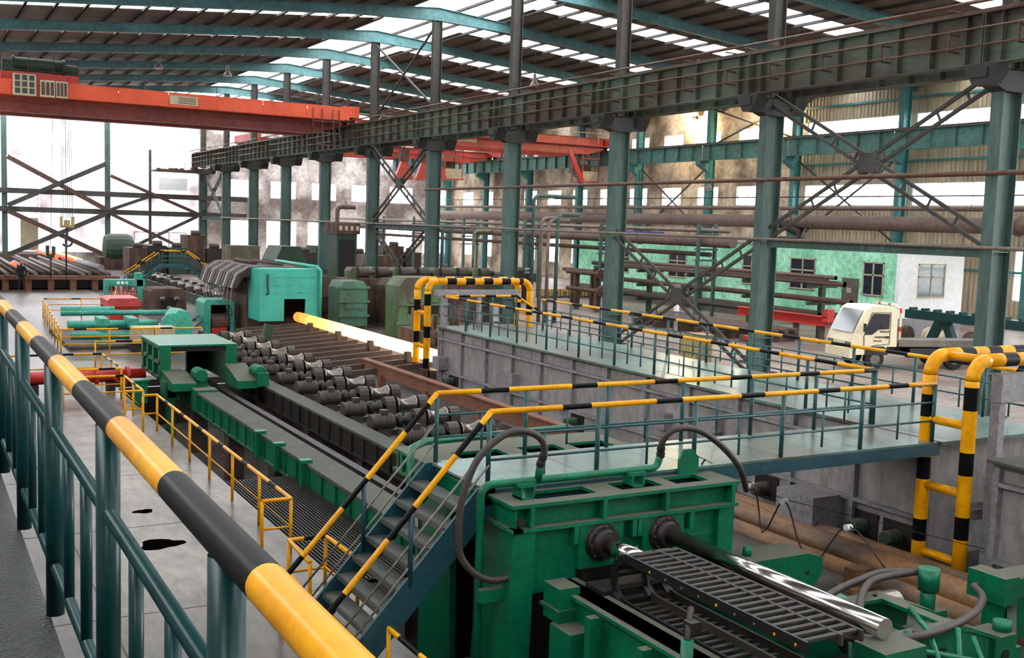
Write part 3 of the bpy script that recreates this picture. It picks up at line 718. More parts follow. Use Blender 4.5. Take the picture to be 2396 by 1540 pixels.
# ================================================================== RIGHT BAY
# office hut
HX0, HX1, HY0, HY1, HZ = 42.3, 46.95, 36.8, 66.0, 4.15
h = thing('office_hut', 'long mint green site office with a white end wall', 'hut', ((HX0+HX1)/2, HY0, 0))
wins = [(37.75, 39.1), (42.4, 44.3), (46.6, 48.2), (53.4, 55.2), (59.5, 61.4)]
zw0, zw1 = 1.85, 3.55
m = MB(); last = HY0+.2
for a, b in wins:
    m.box(HX0, HX0+.2, last, a, .8, HZ); m.box(HX0, HX0+.2, a, b, .8, zw0); m.box(HX0, HX0+.2, a, b, zw1, HZ); last = b
m.box(HX0, HX0+.2, last, HY1, .8, HZ); m.build('long_wall', 'hutgreen', h)
m = MB(); wa, wb = 43.6, 45.6
m.box(HX0, wa, HY0-.02, HY0+.2, .85, HZ); m.box(wb, HX1, HY0-.02, HY0+.2, .85, HZ); m.box(wa, wb, HY0-.02, HY0+.2, .85, zw0); m.box(wa, wb, HY0-.02, HY0+.2, zw1, HZ); m.build('end_wall', 'white', h)
m = MB(); m.box(HX0-.03, HX0+.2, HY0, HY1, 0, .8); m.build('dado', 'hutdado', h)
m = MB(); m.box(HX0, HX1, HY0-.05, HY0+.2, 0, .85); m.build('dado', 'greyrib', h)
m = MB(); m.box(HX0-.05, HX1+.1, HY0-.1, HY1, HZ, HZ+.12); m.build('roof', 'greyrib', h)
m = MB(); m.box(HX1-.2, HX1, HY0, HY1, 0, HZ); m.box(HX0, HX1, HY1-.2, HY1, 0, HZ); m.build('back_wall', 'white', h)
m = MB(); m.box(HX0+.2, HX0+.25, HY0+.3, HY1-.3, 0, HZ); m.build('inner_wall', 'glassdark', h)
def hutwin(a, b, ax, open_=False):
    def bx(M, p, q, z0, z1, d0, d1):
        if ax == 'x': M.box(HX0+d0, HX0+d1, p, q, z0, z1)
        else: M.box(p, q, HY0+d0, HY0+d1, z0, z1)
    f = MB(); t = .07
    bx(f, a, a+t, zw0, zw1, -.04, .06); bx(f, b-t, b, zw0, zw1, -.04, .06); bx(f, a, b, zw0, zw0+t, -.06, .06); bx(f, a, b, zw1-t, zw1, -.04, .06); bx(f, (a+b)/2-.04, (a+b)/2+.04, zw0, zw1, -.04, .06); bx(f, a, b, 2.85, 2.93, -.04, .06)
    fo = f.build('window_frame', 'panelbox', h)
    for i in range(2):
        for z0, z1 in ((zw0+.07, 2.85), (2.93, zw1-.07)):
            p, q = (a+.07, (a+b)/2-.04) if i == 0 else ((a+b)/2+.04, b-.07)
            g = MB(); bx(g, p, q, z0, z1, .0, .02); g.build('pane', 'glassdark' if not open_ else 'glasspale', fo)
K['glasspale'] = mat('pale_window_glass', (150, 172, 178), .08, 0, (110, 132, 132), .4, .8, spec=.8)
for i, (a, b) in enumerate(wins): hutwin(a, b, 'x', False)
hutwin(wa, wb, 'y', True)
m = MB(); m.box(HX0-.08, HX0, 39.35, 40.4, 0, 2.65); m.build('door', 'hutdado', h)
m = MB(); m.box(HX0-.09, HX0-.075, 39.75, 40.05, 1.9, 2.15); m.build('notice', 'panelbox', h)
# AC-like red cover and a blue sheet on the hut roof
m = MB(); m.box(43, 45.5, 60, 64.5, HZ+.12, HZ+.5); tag(m.build('blue_tarpaulin', mat('blue_sheet', (70, 96, 170), .5)), 'blue sheet lying on the hut roof', 'tarpaulin')

# truck, heading left
T = thing('light_truck', 'small cream flatbed truck parked beside the second column', 'truck', (31.5, 28.3, 0))
ty0, ty1 = 27.4, 29.2
prof = [(29.391, .55), (29.356, 1.0), (29.441, 1.3), (29.884, 2.18), (30.095, 2.3), (30.974, 2.3), (31.115, 2.2), (31.15, .85), (30.763, .85), (30.622, .55)]
m = MB(); m.prism(prof, 'y', ty0, ty1); m.build('cab', 'cream', T)
m = MB(); m.add([(29.427, ty0+.1, 1.33), (29.427, ty1-.1, 1.33), (29.849, ty1-.2, 2.14), (29.849, ty0+.2, 2.14)], [(0,1,2,3)]); m.v = [(x-.02, y, z+.015) for x, y, z in m.v]; m.build('windscreen', 'glassdark', T)
for i in range(2):
    m = MB(); y = 27.85+.5*i; m.bar((29.497, y, 1.4), (29.673, y+.35, 1.78), .02, .02); m.build('wiper', 'plastic', T)
dz = ty0-.015
m = MB(); m.prism([(29.849, 1.28), (30.095, 1.95), (30.165, 2.05), (30.798, 2.05), (30.798, 1.5), (30.376, 1.47), (30.13, 1.28)], 'y', dz-.005, ty0); m.build('side_window', 'glassdark', T)
m = MB(); m.tube([(29.828, dz, 1.25), (30.095, dz, 2.08), (30.848, dz, 2.1), (30.848, dz, .95), (30.271, dz, .9), (29.849, dz, .75), (29.813, dz, 1.25)], .012, 5); m.build('door_seam', 'plastic', T)
m = MB(); m.box(30.693, 30.805, dz-.03, ty0, 1.16, 1.24); m.build('door_handle', 'plastic', T)
m = MB()
for row, (x0, n, z, sz) in enumerate(((30.447, 7, 1.4, .07), (30.236, 9, 1.2, .075), (30.2, 6, 1.06, .045))):
    for i in range(n):
        xx = x0+i*.06; m.box(xx, xx+.042, dz-.008, ty0, z, z+.012); m.box(xx+.015, xx+.025, dz-.008, ty0, z-sz*.4, z+sz*.5); m.box(xx+.003, xx+.04, dz-.008, ty0, z-sz*.4, z-sz*.4+.012)
m.build('door_lettering', 'dirt', T)
m = MB(); m.bar((29.743, ty0-.1, 1.55), (29.743, ty0-.25, 1.55), .05, .3); m.build('mirror', 'plastic', T)
m = MB(); m.box(29.3, 29.427, ty0+.02, ty1-.02, .42, .75); m.build('bumper', 'cream', T)
m = MB(); m.box(29.335, 29.377, ty0+.1, ty0+.45, .82, 1.0); m.build('headlight', 'rimgrey', T)
m = MB(); m.box(29.335, 29.377, ty1-.45, ty1-.1, .82, 1.0); m.build('headlight', 'rimgrey', T)
m = MB(); m.tube([(31.3, ty0+.08, .9), (31.3, ty0+.08, 2.2), (31.2, ty0+.3, 2.36), (31.2, ty1-.3, 2.36), (31.3, ty1-.08, 2.2), (31.3, ty1-.08, .9)], .045, 8, 0, (.5,.18,0)); m.build('headboard_frame', ['cream', 'redpaint'], T)
m = MB(); m.box(31.25, 34.8, ty0, ty1, .86, .98); m.box(31.25, 34.8, ty0, ty0+.04, .98, 1.1); m.build('flatbed', 'rimgrey', T)
m = MB(); m.box(29.8, 34.4, ty0+.45, ty0+.6, .6, .86); m.box(29.8, 34.4, ty1-.6, ty1-.45, .6, .86); m.build('chassis', 'plastic', T)
for xx in (30.33, 33.6):
    for yy in (ty0+.02, ty1-.27):
        m = MB(); m.lathe((xx, yy, .39), (0,1,0), [(0,.2),(.01,.3),(.02,.37),(.06,.39),(.2,.39),(.25,.36)], 20); wl = m.build('wheel', 'tyre', T)
        m = MB(); m.lathe((xx, yy-.012, .39), (0,1,0), [(0,.06),(.0,.19),(.03,.2)], 14); m.build('rim', 'rimgrey', wl)
m = MB(); m.prism([(29.88,.55),(29.9,.75),(30.03,.86),(30.63,.86),(30.76,.75),(30.8,.55)], 'y', ty0-.03, ty0+.25); m.build('wheel_arch', 'plastic', T)
m = MB(); m.box(31.7, 33.0, ty0-.02, ty0+.3, .45, .8); m.build('fuel_tank', 'plastic', T)
TL, TA = Vector((31.95, 27.95, 0)), math.radians(-17)
def on_truck(x, y, z):
    dx, dy = x-31.5, y-28.3; return (TL.x+dx*math.cos(TA)-dy*math.sin(TA), TL.y+dx*math.sin(TA)+dy*math.cos(TA), z)
T.location = TL; T.rotation_euler = (0, 0, TA)
for i in range(3):
    m = MB(); m.tube([on_truck(31.5, 27.7+.25*i, 1.05), on_truck(35.1, 27.7+.25*i, 1.05)], .06, 8); tag(m.build('steel_tube', 'greyrib'), ['near', 'middle', 'far'][i]+' pale tube lying on the truck bed', 'tube')
# warm floodlights on the right wall
for i, (y, z) in enumerate(((66.5, 13.3), (58.2, 13.2))):
    c = thing('floodlight', ['left', 'right'][i]+' warm floodlight high on the stained brick wall', 'lamp', (52.9, y, z))
    m = MB(); m.box(52.75, 53.0, y-.2, y+.2, z, z+.25); m.build('housing', 'plastic', c)
    m = MB(); m.box(52.8, 52.98, y-.15, y+.15, z-.03, z-.002); m.build('lens', emis('warm_lamp_lens', (255, 214, 150), 12), c)
    m = MB(); m.box(53.0, 53.4, y-.03, y+.03, z+.1, z+.16); m.build('arm', 'plastic', c)
    ld = bpy.data.lights.new('floodlight_bulb', 'POINT'); ld.energy = 1400; ld.color = (1, .78, .48); ld.shadow_soft_size = .15
    lo = bpy.data.objects.new('floodlight_bulb', ld); COL.objects.link(lo); lo.parent = c; lo.location = (-.5, 0, -.4)

# green trestles on the right
def trestle(label, x, y0, y1, z=1.9, mt='railgreen'):
    c = thing('trestle_stand', label, 'trestle', (x, (y0+y1)/2, 0))
    m = MB(); m.box(x-.25, x+.25, y0, y1, z-.35, z); m.build('top_beam', mt, c)
    ym = (y0+y1)/2
    for s, d in ((-.9, -.4), (.9, .4)):
        m = MB(); m.bar((x, ym+d*.3, z-.3), (x, ym+s, 0), .3, .28, up=(1,0,0)); m.build('leg', mt, c)
    m = MB(); m.box(x-.3, x+.3, y0+.2, y1-.2, .3, .55); m.build('cross_beam', mt, c)
    for i in range(6):
        yy = y0+.15+(y1-y0-.4)*i/5; m = MB(); m.box(x-.2, x+.2, yy, yy+.1, z, z+.1); m.build('stop', mt, c)
trestle('dark green A-shaped trestle behind the truck bed', 35.9, 27.2, 30.6)
trestle('dark green trestle at the right edge behind the column', 35.8, 22.4, 26.2)
# drums / scrap between trestles
for i, (x, y, mt) in enumerate(((38.6, 31.2, 'panelbox'), (38.2, 33.2, 'dirt'), (38.8, 29.3, 'rust'))):
    c = thing('scrap_roller', ['pale drum behind the green trestle', 'small rusty drum behind the truck', 'rusty drum beyond the green trestle'][i], 'drum', (x, y, 0))
    m = MB(); m.lathe((x, y-.6, .5), (0,1,0), [(0,.2),(0,.5),(.12,.5),(.12,.4),(1.1,.4),(1.1,.5),(1.2,.5)], 16); m.build('drum', mt, c)
    m = MB(); m.box(x-.5, x+.5, y-.5, y-.35, 0, .2); m.box(x-.5, x+.5, y+.35, y+.5, 0, .2); m.build('cradle', 'rust', c)

# pipe racks in the aisle
def rack(label, x, ys, z):
    c = thing('pipe_rack', label, 'rack', (x, ys[0], 0))
    for y in ys:
        m = MB(); m.box(x-.12, x+.12, y-.12, y+.12, 0, z); m.build('upright', 'dgreen', c)
        for zz in (.9, 1.7, 2.5):
            if zz < z: m = MB(); m.box(x-.9, x+.9, y-.08, y+.08, zz-.16, zz); m.build('arm', 'dgreen', c)
    return c
rack('dark green cantilever rack holding long brown pipes', 37.4, (37.0, 41.5, 46, 50.5, 55), 2.9)
def tubes(specs, name, mt, group, labf):
    for i, (x, y0, y1, z, r) in enumerate(specs):
        m = MB(); m.tube([(x, y0, z), (x, y1, z)], r, 10); m.tube([(x, y0, z), (x, y0+.02, z)], r*1.03, 10)
        tag(m.build(name, mt if isinstance(mt, str) else mt[i % len(mt)]), labf(i), 'pipe', group)
tubes([(36.75, 35.0, 54, 2.63, .13), (37.1, 36.4, 56, 2.64, .14), (36.8, 34.6, 53, 1.83, .13), (37.15, 35.6, 54, 1.82, .12), (36.7, 36.5, 54, 1.02, .12), (37.1, 36.8, 55, 1.05, .15), (36.6, 35.4, 53, 2.9, .1), (37.8, 37, 54, 1.0, .1)], 'rack_pipe', ['pipebrown', 'darksteel', 'rust'], 'pipes on the green rack',
      lambda i: 'long brown pipe on the green rack, ' + ['front of the top arm', 'back of the top arm', 'front of the middle arm', 'back of the middle arm', 'front of the lowest arm', 'back of the lowest arm', 'lying on top of the others', 'far back on the lowest arm'][i])
# floor rollers with round ends near the hut end
for i, (x, y, z) in enumerate(((35.2, 56.0, 2.1), (34.3, 54.5, 1.2), (35.6, 57, 2.2))):
    c = thing('rusty_roll', ['upper', 'lower', 'rearmost'][i]+' rusty roll with a round flange beside the third column', 'roll', (x, y, z))
    m = MB(); m.lathe((x, y, z), (0,-1,0), [(0,.12),(3.6,.12),(3.6,.3),(3.75,.3),(3.75,.1),(3.9,.08)], 14); m.build('shaft', 'rust', c)
    m = MB(); m.box(x-.15, x+.15, y-3.4, y-3.2, 0, z-.1); m.box(x-.15, x+.15, y-1.2, y-1, 0, z-.1); m.each('stand', 'dirt', c)
# red beam on stands
c = thing('red_beam', 'bright red steel beam on stands behind the second column', 'beam', (35.5, 37.5, 0))
m = MB(); m.ibeam((35.5, 34.6, 1.0), (35.5, 40.6, 1.0), .4, .42, .04); m.build('beam', 'redpaint', c)
for y in (35, 36.6, 39.8):
    m = MB(); m.box(35.35, 35.65, y-.05, y+.05, 0, .8); m.build('leg', 'rust', c)
m = MB(); m.box(35.3, 35.7, 34.5, 34.8, 1.0, 1.55); m.build('end_block', 'redpaint', c)
c = thing('low_skid', 'low brown timber and steel skid behind the walkway', 'skid', (34, 40, 0))
for i in range(6):
    m = MB(); m.box(31.9, 34.9, 36+1.6*i, 36.3+1.6*i, 0, .35); m.build('bearer', 'dirt', c)
for i in range(5):
    m = MB(); m.tube([(32.2+.6*i, 35.6, .5), (32.2+.6*i, 45, .5)], .13, 8); tag(m.build('stock_bar', 'brownbar'), 'brown steel bar stacked on the low skid, %s from the left' % ORD[i].replace('nearest','first'), 'bar', 'bars on the low skid')
# little pedestals and rusty fittings by the truck
for i, (x, y) in enumerate(((27.3, 30.6), (28.2, 31.5), (26.8, 32.5))):
    c = thing('floor_stand', ['rusty red stand in front of the truck', 'thin rusty stand left of the truck', 'small red stand beside the column foot'][i], 'stand', (x, y, 0))
    m = MB(); m.box(x-.2, x+.2, y-.2, y+.2, 0, .06); m.build('base', 'rust', c)
    m = MB(); m.tube([(x, y, .05), (x, y, [.9, 1.5, .8][i])], .04, 6); m.build('pole', 'rust', c)
    m = MB(); m.box(x-.15, x+.15, y-.1, y+.1, [.85, 1.4, .7][i], [1.0, 1.7, .95][i]); m.build('head', 'redpaint' if i != 1 else 'rust', c)

# service pipes -----------------------------------------------------------
def pipe_thing(name, label, pts, r, mt, flanges=(), n=12):
    c = thing(name, label, 'pipe', pts[0])
    m = MB(); m.tube(pts, r, n); m.build('pipe', mt, c)
    for (p, d) in flanges:
        m = MB(); m.lathe(Vector(p)-Vector(d)*.06, d, [(0, r*1.3), (.12, r*1.3)], n); m.build('flange', mt, c)
    return c
pipe_thing('big_pipe', 'very thick brown pipe running along the right wall', [(50, 12, 5.55), (50, 108, 5.65)], .43, 'pipebrown', [((50, y, 5.6), (0,1,0)) for y in (36, 54, 72, 90)], 16)
pipe_thing('branch_pipe', 'dark elbow pipe branching down from the thick brown pipe', [(50, 52.5, 5.4)] + arc((49.2, 52.5, 4.6), (1,0,0), (0,0,1), .8, 90, 0, 5)[:1] + [(49.9, 51.5, 4.9), (49.2, 50.9, 4.4), (47.6, 50.9, 4.35)], .3, 'darksteel')
pipe_thing('service_pipe', 'thin brown pipe above the thick brown pipe', [(50.2, 12, 6.45), (50.2, 108, 6.5)], .12, 'pipebrown')
pipe_thing('service_pipe', 'thinner pipe high on the right wall columns', [(50.8, 12, 7.2), (50.8, 108, 7.25)], .04, 'rust')
pipe_thing('service_pipe', 'medium brown pipe above the pipe rack', [(36.2, 42, 4.25), (36.2, 100, 4.3)], .26, 'pipebrown', [((36.2, y, 4.28), (0,1,0)) for y in (50, 60, 70)])
pipe_thing('service_pipe', 'grey pipe just above the medium brown pipe', [(36.0, 42, 4.85), (36.0, 100, 4.9)], .11, 'pipegrey')
pipe_thing('service_pipe', 'lower dark pipe under the medium brown pipe', [(36.4, 44, 3.6), (36.4, 90, 3.6)], .12, 'rust')
for i in range(6):
    y = 44+9*i; c = thing('pipe_trestle', 'grey post frame carrying the service pipes, %s along' % ORD[i].replace('nearest', 'first'), 'trestle', (36, y, 0), 'service pipe trestles')
    m = MB(); m.box(35.5, 35.65, y-.08, y+.08, 0, 5.2); m.build('post', 'column', c)
    m = MB(); m.box(36.6, 36.75, y-.08, y+.08, 0, 5.2); m.build('post', 'column', c)
    for z in (3.35, 3.92, 4.7): m = MB(); m.box(35.4, 36.85, y-.07, y+.07, z-.1, z); m.build('arm', 'column', c)
# risers by the middle columns
rs = [((27.2, 46.6), 6.3, 'column'), ((27.5, 46.3), 5.2, 'pipegrey'), ((27.8, 46.1), 5.1, 'pipegrey'), ((28.2, 45.9), 5.4, 'column'), ((24.0, 66.0), 5.6, 'pipebrown'), ((26.6, 55.8), 4.6, 'column'), ((27.0, 55.6), 4.6, 'column'), ((28.3, 55.2), 4.4, 'greenmid')]
for i, ((x, y), z, mt) in enumerate(rs):
    pts = [(x, y, 0), (x, y, z-.3)] + [tuple(p) for p in arc((x+.3, y, z-.3), (-1,0,0), (0,0,1), .3, 0, 90, 5)] + [(x+1.2 if i != 0 else x+2.4, y, z)]
    pipe_thing('riser_pipe', ['tall green riser pipe with a bent top beside the fourth column', 'grey riser pipe second from the fourth column', 'grey riser pipe third from the fourth column', 'green riser pipe outermost by the fourth column', 'tan riser pipe with a bent top behind the furnace', 'left green riser pipe by the fifth column', 'right green riser pipe by the fifth column', 'pale green riser pipe farther right of the fifth column'][i], pts, .1 if i != 4 else .14, mt, n=8)
# thin orange hanging cable
m = MB(); m.tube([(26.9, 38.9, 0), (26.95, 38.9, 7.2)], .035, 6); tag(m.build('hanging_hose', mat('tan_hose', (206, 140, 92), .6)), 'thin tan hose hanging beside the third column', 'hose')
m = MB(); m.tube([(27.25, 38.9, 0), (27.3, 38.9, 7.2)], .018, 5); tag(m.build('hanging_cable', 'cable'), 'thin dark cable hanging next to the tan hose', 'cable')

# small goods in the aisle
for i in range(6):
    x = 37.4+.65*i; c = thing('yellow_cradle', 'small orange-yellow cradle in the row far behind the walkway, %s from the left' % ORD[i].replace('nearest', 'first'), 'cradle', (x, 62, 0), 'row of orange-yellow cradles')
    m = MB(); m.box(x-.26, x+.26, 61.8, 62.3, 0, .12); m.build('base', 'rust', c)
    m = MB(); m.box(x-.26, x-.16, 61.8, 62.3, .12, .6); m.box(x+.16, x+.26, 61.8, 62.3, .12, .6); m.each('cheek', 'hookyellow', c)
    m = MB(); m.box(x-.16, x+.16, 61.8, 62.3, .42, .56); m.build('saddle', mat('orange_yellow_paint', (226, 150, 70), .5) if i == 0 else K['cradle'], c)
    if i == 0: K['cradle'] = bpy.data.materials['orange_yellow_paint']
c = thing('tan_crate', 'tan wooden crate standing behind the long walkway', 'crate', (24.3, 29.8, 0))
for j in range(5): m = MB(); m.box(23.9, 24.7, 29.5+.16*j, 29.64+.16*j, 0, 1.15); m.build('board', 'hookyellow', c)
m = MB(); m.box(23.87, 24.73, 29.47, 30.3, 1.15, 1.2); m.build('lid', 'hookyellow', c)
c = thing('grey_bollard_pole', 'pale grey pole standing behind the cross brace', 'pole', (30.06, 38.5, 0))
m = MB(); m.lathe((30.06, 38.5, 0), (0,0,1), [(0,.16),(.05,.16),(.05,.09),(2.3,.09),(2.3,.14),(2.4,.14)], 12); m.build('shaft', 'greyrib', c)
m = MB(); m.lathe((30.06, 38.5, 1.2), (0,0,1), [(0,.13),(.3,.13)], 12); m.build('sleeve', 'white', c)
for i in range(3):
    m = MB(); m.bar((43.0+.7*i, 80, .6+.1*i), (45.6+.7*i, 81.5, .9+.1*i), 1.2, .05); tag(m.build('sheet_metal', 'greyrib'), ['lower', 'middle', 'upper'][i]+' pale metal sheet leaning on the dark machines at the back', 'sheet', 'pale metal sheets')
m = MB(); m.box(42.5, 47.5, 79.6, 82.2, 0, .75); tag(m.build('sheet_bearer', 'darksteel'), 'dark block under the pale metal sheets', 'block')
# ================================================================== ROLLING LINE
DZ = 1.87                                       # walkway deck level
def motor(t, p, ax, r, L, mt='motor', name='motor'):
    ax = Vector(ax); p = Vector(p); m = MB()
    prof = [(0, r*.5), (0, r*.85)]
    for i in range(5): prof += [(L*(.12+.15*i), r), (L*(.18+.15*i), r), (L*(.19+.15*i), r*.9), (L*(.26+.15*i), r*.9)]
    prof += [(L*.9, r*.9), (L*.92, r*.98), (L, r*.9), (L, r*.3)]
    m.lathe(p, ax, prof, 14); o = m.build(name, mt, t); return o

# --- long grey housing with the walkway on top
B = thing('grey_housing', 'long grey panelled housing carrying the turquoise walkway', 'housing', (14.5, 19, 0))
BX0, BX1, BY0, BY1 = 13.3, 15.8, 10.75, 27.8
npan = 12; pl = (BY1-BY0)/npan
for i in range(npan):
    for z0, z1 in ((.05, .62), (.62, 1.5), (1.5, DZ-.06)):
        m = MB(); m.box(BX0, BX0+.05, BY0+pl*i, BY0+pl*(i+1), z0, z1); m.build('panel', 'grey', B)
m = MB(); m.box(BX0+.05, BX1, BY0, BY1, 0, DZ-.05); m.build('body', 'grey', B)
for i in range(npan+1):
    y = BY0+pl*i; m = MB(); m.box(BX0-.09, BX0, y-.045, y+.045, 0, DZ-.06); m.build('rib', 'greyrib', B)
for z in (.58, 1.5): m = MB(); m.box(BX0-.1, BX0, BY0, BY1, z, z+.06); m.build('rail_strip', 'greyrib', B)
m = MB(); m.box(BX0-.08, BX1+.05, BY1-.08, BY1, .2, 3.0); m.v = m.v[:0]; m.f = []; m.m = []; m.s = []
m.box(BX0-.05, BX0+.1, BY1-.15, BY1, 0, 2.75); m.box(BX0+1.1, BX0+1.2, BY1-.15, BY1, DZ, 2.75); m.build('end_frame', 'greyrib', B)
for i in range(4): m = MB(); m.box(BX0+.1, BX1, BY1-.1, BY1, .2+.5*i, .25+.5*i); m.build('rail_strip', 'greyrib', B)
for i, (y, z, s, x) in enumerate(((23.4, .95, .2, .22), (27.5, .85, .22, .3), (17.2, 1.0, .2, .2), (12.8, .28, .42, .7), (15.6, 1.2, .16, .2))):
    m = MB(); m.box(BX0-x, BX0, y-s, y+s, z-s*.8, z+s*.8); m.build('junction_box', 'greyrib', B)
for i, (y, z) in enumerate(((26.9, .37), (14.2, .28), (12.2-.25, .2), (11.25, .2), (20.5, .35))):
    m = MB(); m.box(BX0-.02, BX0+.01, y-.3, y+.3, max(.04, z-.18), z+.25); m.build('niche', 'darksteel', B)
    motor(B, (BX0-.32, y, z+.02), (1,0,0), .12, .38, 'dgreen' if i != 1 else 'motor')
# deck plates
m = MB(); m.box(13.15, 15.85, 10.45, BY1+.05, DZ-.05, DZ); tag(m.build('walkway_deck', 'deck'), 'long worn turquoise deck on top of the grey housing', 'walkway')
C2 = thing('cross_walkway', 'turquoise cross walkway bridging from the green stand to the housing', 'walkway', (9.5, 11.2, DZ))
for i in range(5):
    x0 = 5.6+1.5*i; m = MB(); m.box(x0, x0+1.49, 10.48, 11.95, DZ-.03, DZ); m.build('deck_plate', 'deck', C2)
for y in (10.48, 11.85): m = MB(); m.box(5.6, 13.14, y, y+.1, DZ-.2, DZ-.03); m.build('edge_beam', 'bluesteel', C2)
for i in range(6): x = 6.2+1.35*i; m = MB(); m.box(x, x+.08, 10.58, 11.85, DZ-.15, DZ-.03); m.build('bearer', 'bluesteel', C2)
# railings of the walkways
railing('yellow and black railing along the left edge of the long walkway', [(13.3, 11.95, DZ), (13.3, 27.7, DZ)], .86, mids=(.36, .68), spacing=1.5, balu=2, stripe=(.85,.5,.1))
railing('yellow and black railing along the far edge of the long walkway', [(15.72, 7.4, DZ), (15.72, 26.2, DZ)], .86, mids=(.36, .68), spacing=1.5, balu=2, stripe=(.85,.5,.3))
railing('short railing across the far end of the long walkway', [(13.3, 27.74, DZ), (15.7, 27.74, DZ)], .86, mids=(.36, .68), spacing=.8, balu=1, stripe=(.5,.35,0), ext=([], [(16.5, 27.5, DZ+.35)]))
railing('nearer yellow and black railing of the cross walkway, leading down the stairs', [(5.66, 10.52, DZ), (13.0, 10.52, DZ)], .86, mids=(.36, .68), spacing=1.35, balu=1, stripe=(.95,.4,.0), ext=([], []))
railing('farther yellow and black railing of the cross walkway', [(5.66, 11.9, DZ), (13.3, 11.9, DZ)], .86, mids=(.36, .68), spacing=1.35, balu=1, stripe=(.95,.4,.35))
# stairs down from the cross walkway
ST = thing('metal_staircase', 'grey steel staircase with blue stringers and striped handrails', 'stairs', (4.6, 11.2, 0))
sx0, sz0, sx1, sz1 = 5.62, DZ, 3.62, -.42
dx, dzs = sx1-sx0, sz1-sz0
for y in (10.5, 11.9):
    m = MB(); m.prism([(sx0+.12, sz0), (sx0+.12, sz0-.25), (sx1+.1, sz1-.15), (sx1-.08, sz1+.1), (sx0-.1, sz0)], 'y', y-.02, y+.02); m.build('stringer', 'bluesteel', ST)
ns = 11
for i in range(1, ns):
    f = i/ns; x = sx0+dx*f; z = sz0+dzs*f; m = MB(); m.box(x-.13, x+.1, 10.52, 11.88, z-.03, z); m.box(x-.14, x-.12, 10.52, 11.88, z-.06, z); m.build('tread', 'stair', ST)
for y, off in ((10.5, .55), (11.9, .55)):
    m = MB(); m.tube([(sx0+.04, y, sz0+.86), (sx0+dx*.5, y, sz0+dzs*.5+.86), (sx1, y, sz1+.92)], .034, 10, 0, (.72, .45, off)); m.build('handrail', ['yellow', 'black'], ST)
    for k in (.3, .58):
        m = MB(); m.tube([(sx0+.04, y, sz0+.86*k), (sx1, y, sz1+.9*k)], .014, 6); m.build('mid_rail', 'rimgrey', ST)
    for f in (.45, .95):
        x = sx0+dx*f; z = sz0+dzs*f; m = MB(); m.tube([(x, y, z), (x, y, z+.86)], .03, 8); m.build('post', 'bluesteel', ST)

# --- yellow / black pipe guards
def guard(label, y, sep=.72, x1=16.42):
    g = thing('pipe_guard', label, 'guard', (13.03, y, 0)); R = .28; zt = 3.13; r = .1
    for yy, off in ((y, .05), (y+sep, .25)):
        m = MB()
        m.tube([(13.03, yy, .02), (13.03, yy, zt-R)], r, 16, 0, (.6, .33, off)); m.tube(arc((13.03+R, yy, zt-R), (-1,0,0), (0,0,1), R, 0, 90, 7), r, 16, 0)
        m.tube([(13.03+R, yy, zt), (x1-R, yy, zt)], r, 16, 0, (.3, .3, .0)); m.tube(arc((x1-R, yy, zt-R), (1,0,0), (0,0,1), R, 90, 0, 7), r, 16, 0); m.tube([(x1, yy, zt-R), (x1, yy, .02)], r, 16, 0, (.6, .33, .2))
        m.build('hoop', ['yellow', 'black'], g)
    for xx in (13.03, x1):
        for z in (.22, 1.22, 2.2): m = MB(); m.tube([(xx, y+.06, z), (xx, y+sep-.06, z)], .065, 10); m.build('rung', 'yellow', g)
    m = MB(); m.tube([(13.35, y, zt), (13.35, y+sep, zt)], .065, 10); m.build('rung', 'yellow', g)
guard('yellow and black pipe guard at the far end of the grey housing', 28.2)
guard('large yellow and black pipe guard at the near end of the walkway', 9.93)
m = MB(); m.box(13.15, 15.9, 27.85, 28.05, 2.72, 2.9); tag(m.build('lintel_beam', 'greyrib'), 'grey beam under the far pipe guard', 'beam')
LB = thing('lintel_frame', 'grey steel frame under the near pipe guard', 'frame', (14.5, 9.6, 0))
m = MB(); m.box(13.4, 17.0, 9.72, 9.9, 2.55, 2.95); m.build('beam', 'greyrib', LB)
m = MB(); m.box(13.42, 13.55, 9.75, 9.9, 0, 2.55); m.build('post', 'greyrib', LB)
m = MB(); m.box(15.3, 15.43, 9.75, 9.9, 0, 2.55); m.build('post', 'greyrib', LB)
for i, x in enumerate((13.7, 13.95, 14.3)):
    m = MB(); m.tube([(x, 10.0+.15*i, 0), (x, 10.0+.15*i, 1.5)], .07, 10); m.build('jack', 'pipegrey', LB)
m = MB(); m.box(13.3, 14.5, 10.1, 10.4, .75, .9); m.build('jack_plate', 'greyrib', LB)
# second housing toward the camera
B2 = thing('grey_housing', 'second grey panelled housing at the right edge, nearest the camera', 'housing', (14.5, 8, 0))
m = MB(); m.box(13.35, 16, 3, 9.65, 0, 1.72); m.build('body', 'grey', B2)
for i in range(6):
    y = 9.6-1.25*i; m = MB(); m.box(13.25, 13.35, y-.045, y+.045, 0, 1.72); m.build('rib', 'greyrib', B2)
for z in (.3, 1.4, 1.68): m = MB(); m.box(13.23, 13.35, 3, 9.65, z, z+.06); m.build('rail_strip', 'greyrib', B2)
m = MB(); m.box(13.1, 16, 3, 9.66, 1.74, 1.78); tag(m.build('walkway_deck', 'deckdirt'), 'dusty deck on the nearer grey housing', 'walkway')
railing('railing on the nearer grey housing at the right edge', [(13.5, 9.2, 1.78), (13.5, 4, 1.78)], .86, mids=(.36, .68), spacing=1.4, stripe=(.9,.4,0))

# --- green piercing stand
G = thing('green_mill_stand', 'big green machine stand with two chrome shafts below the cross walkway', 'machine', (7.2, 11, 0))
gx0, gx1, gy0, gy1, gz = 5.64, 8.84, 9.9, 13.2, 1.8
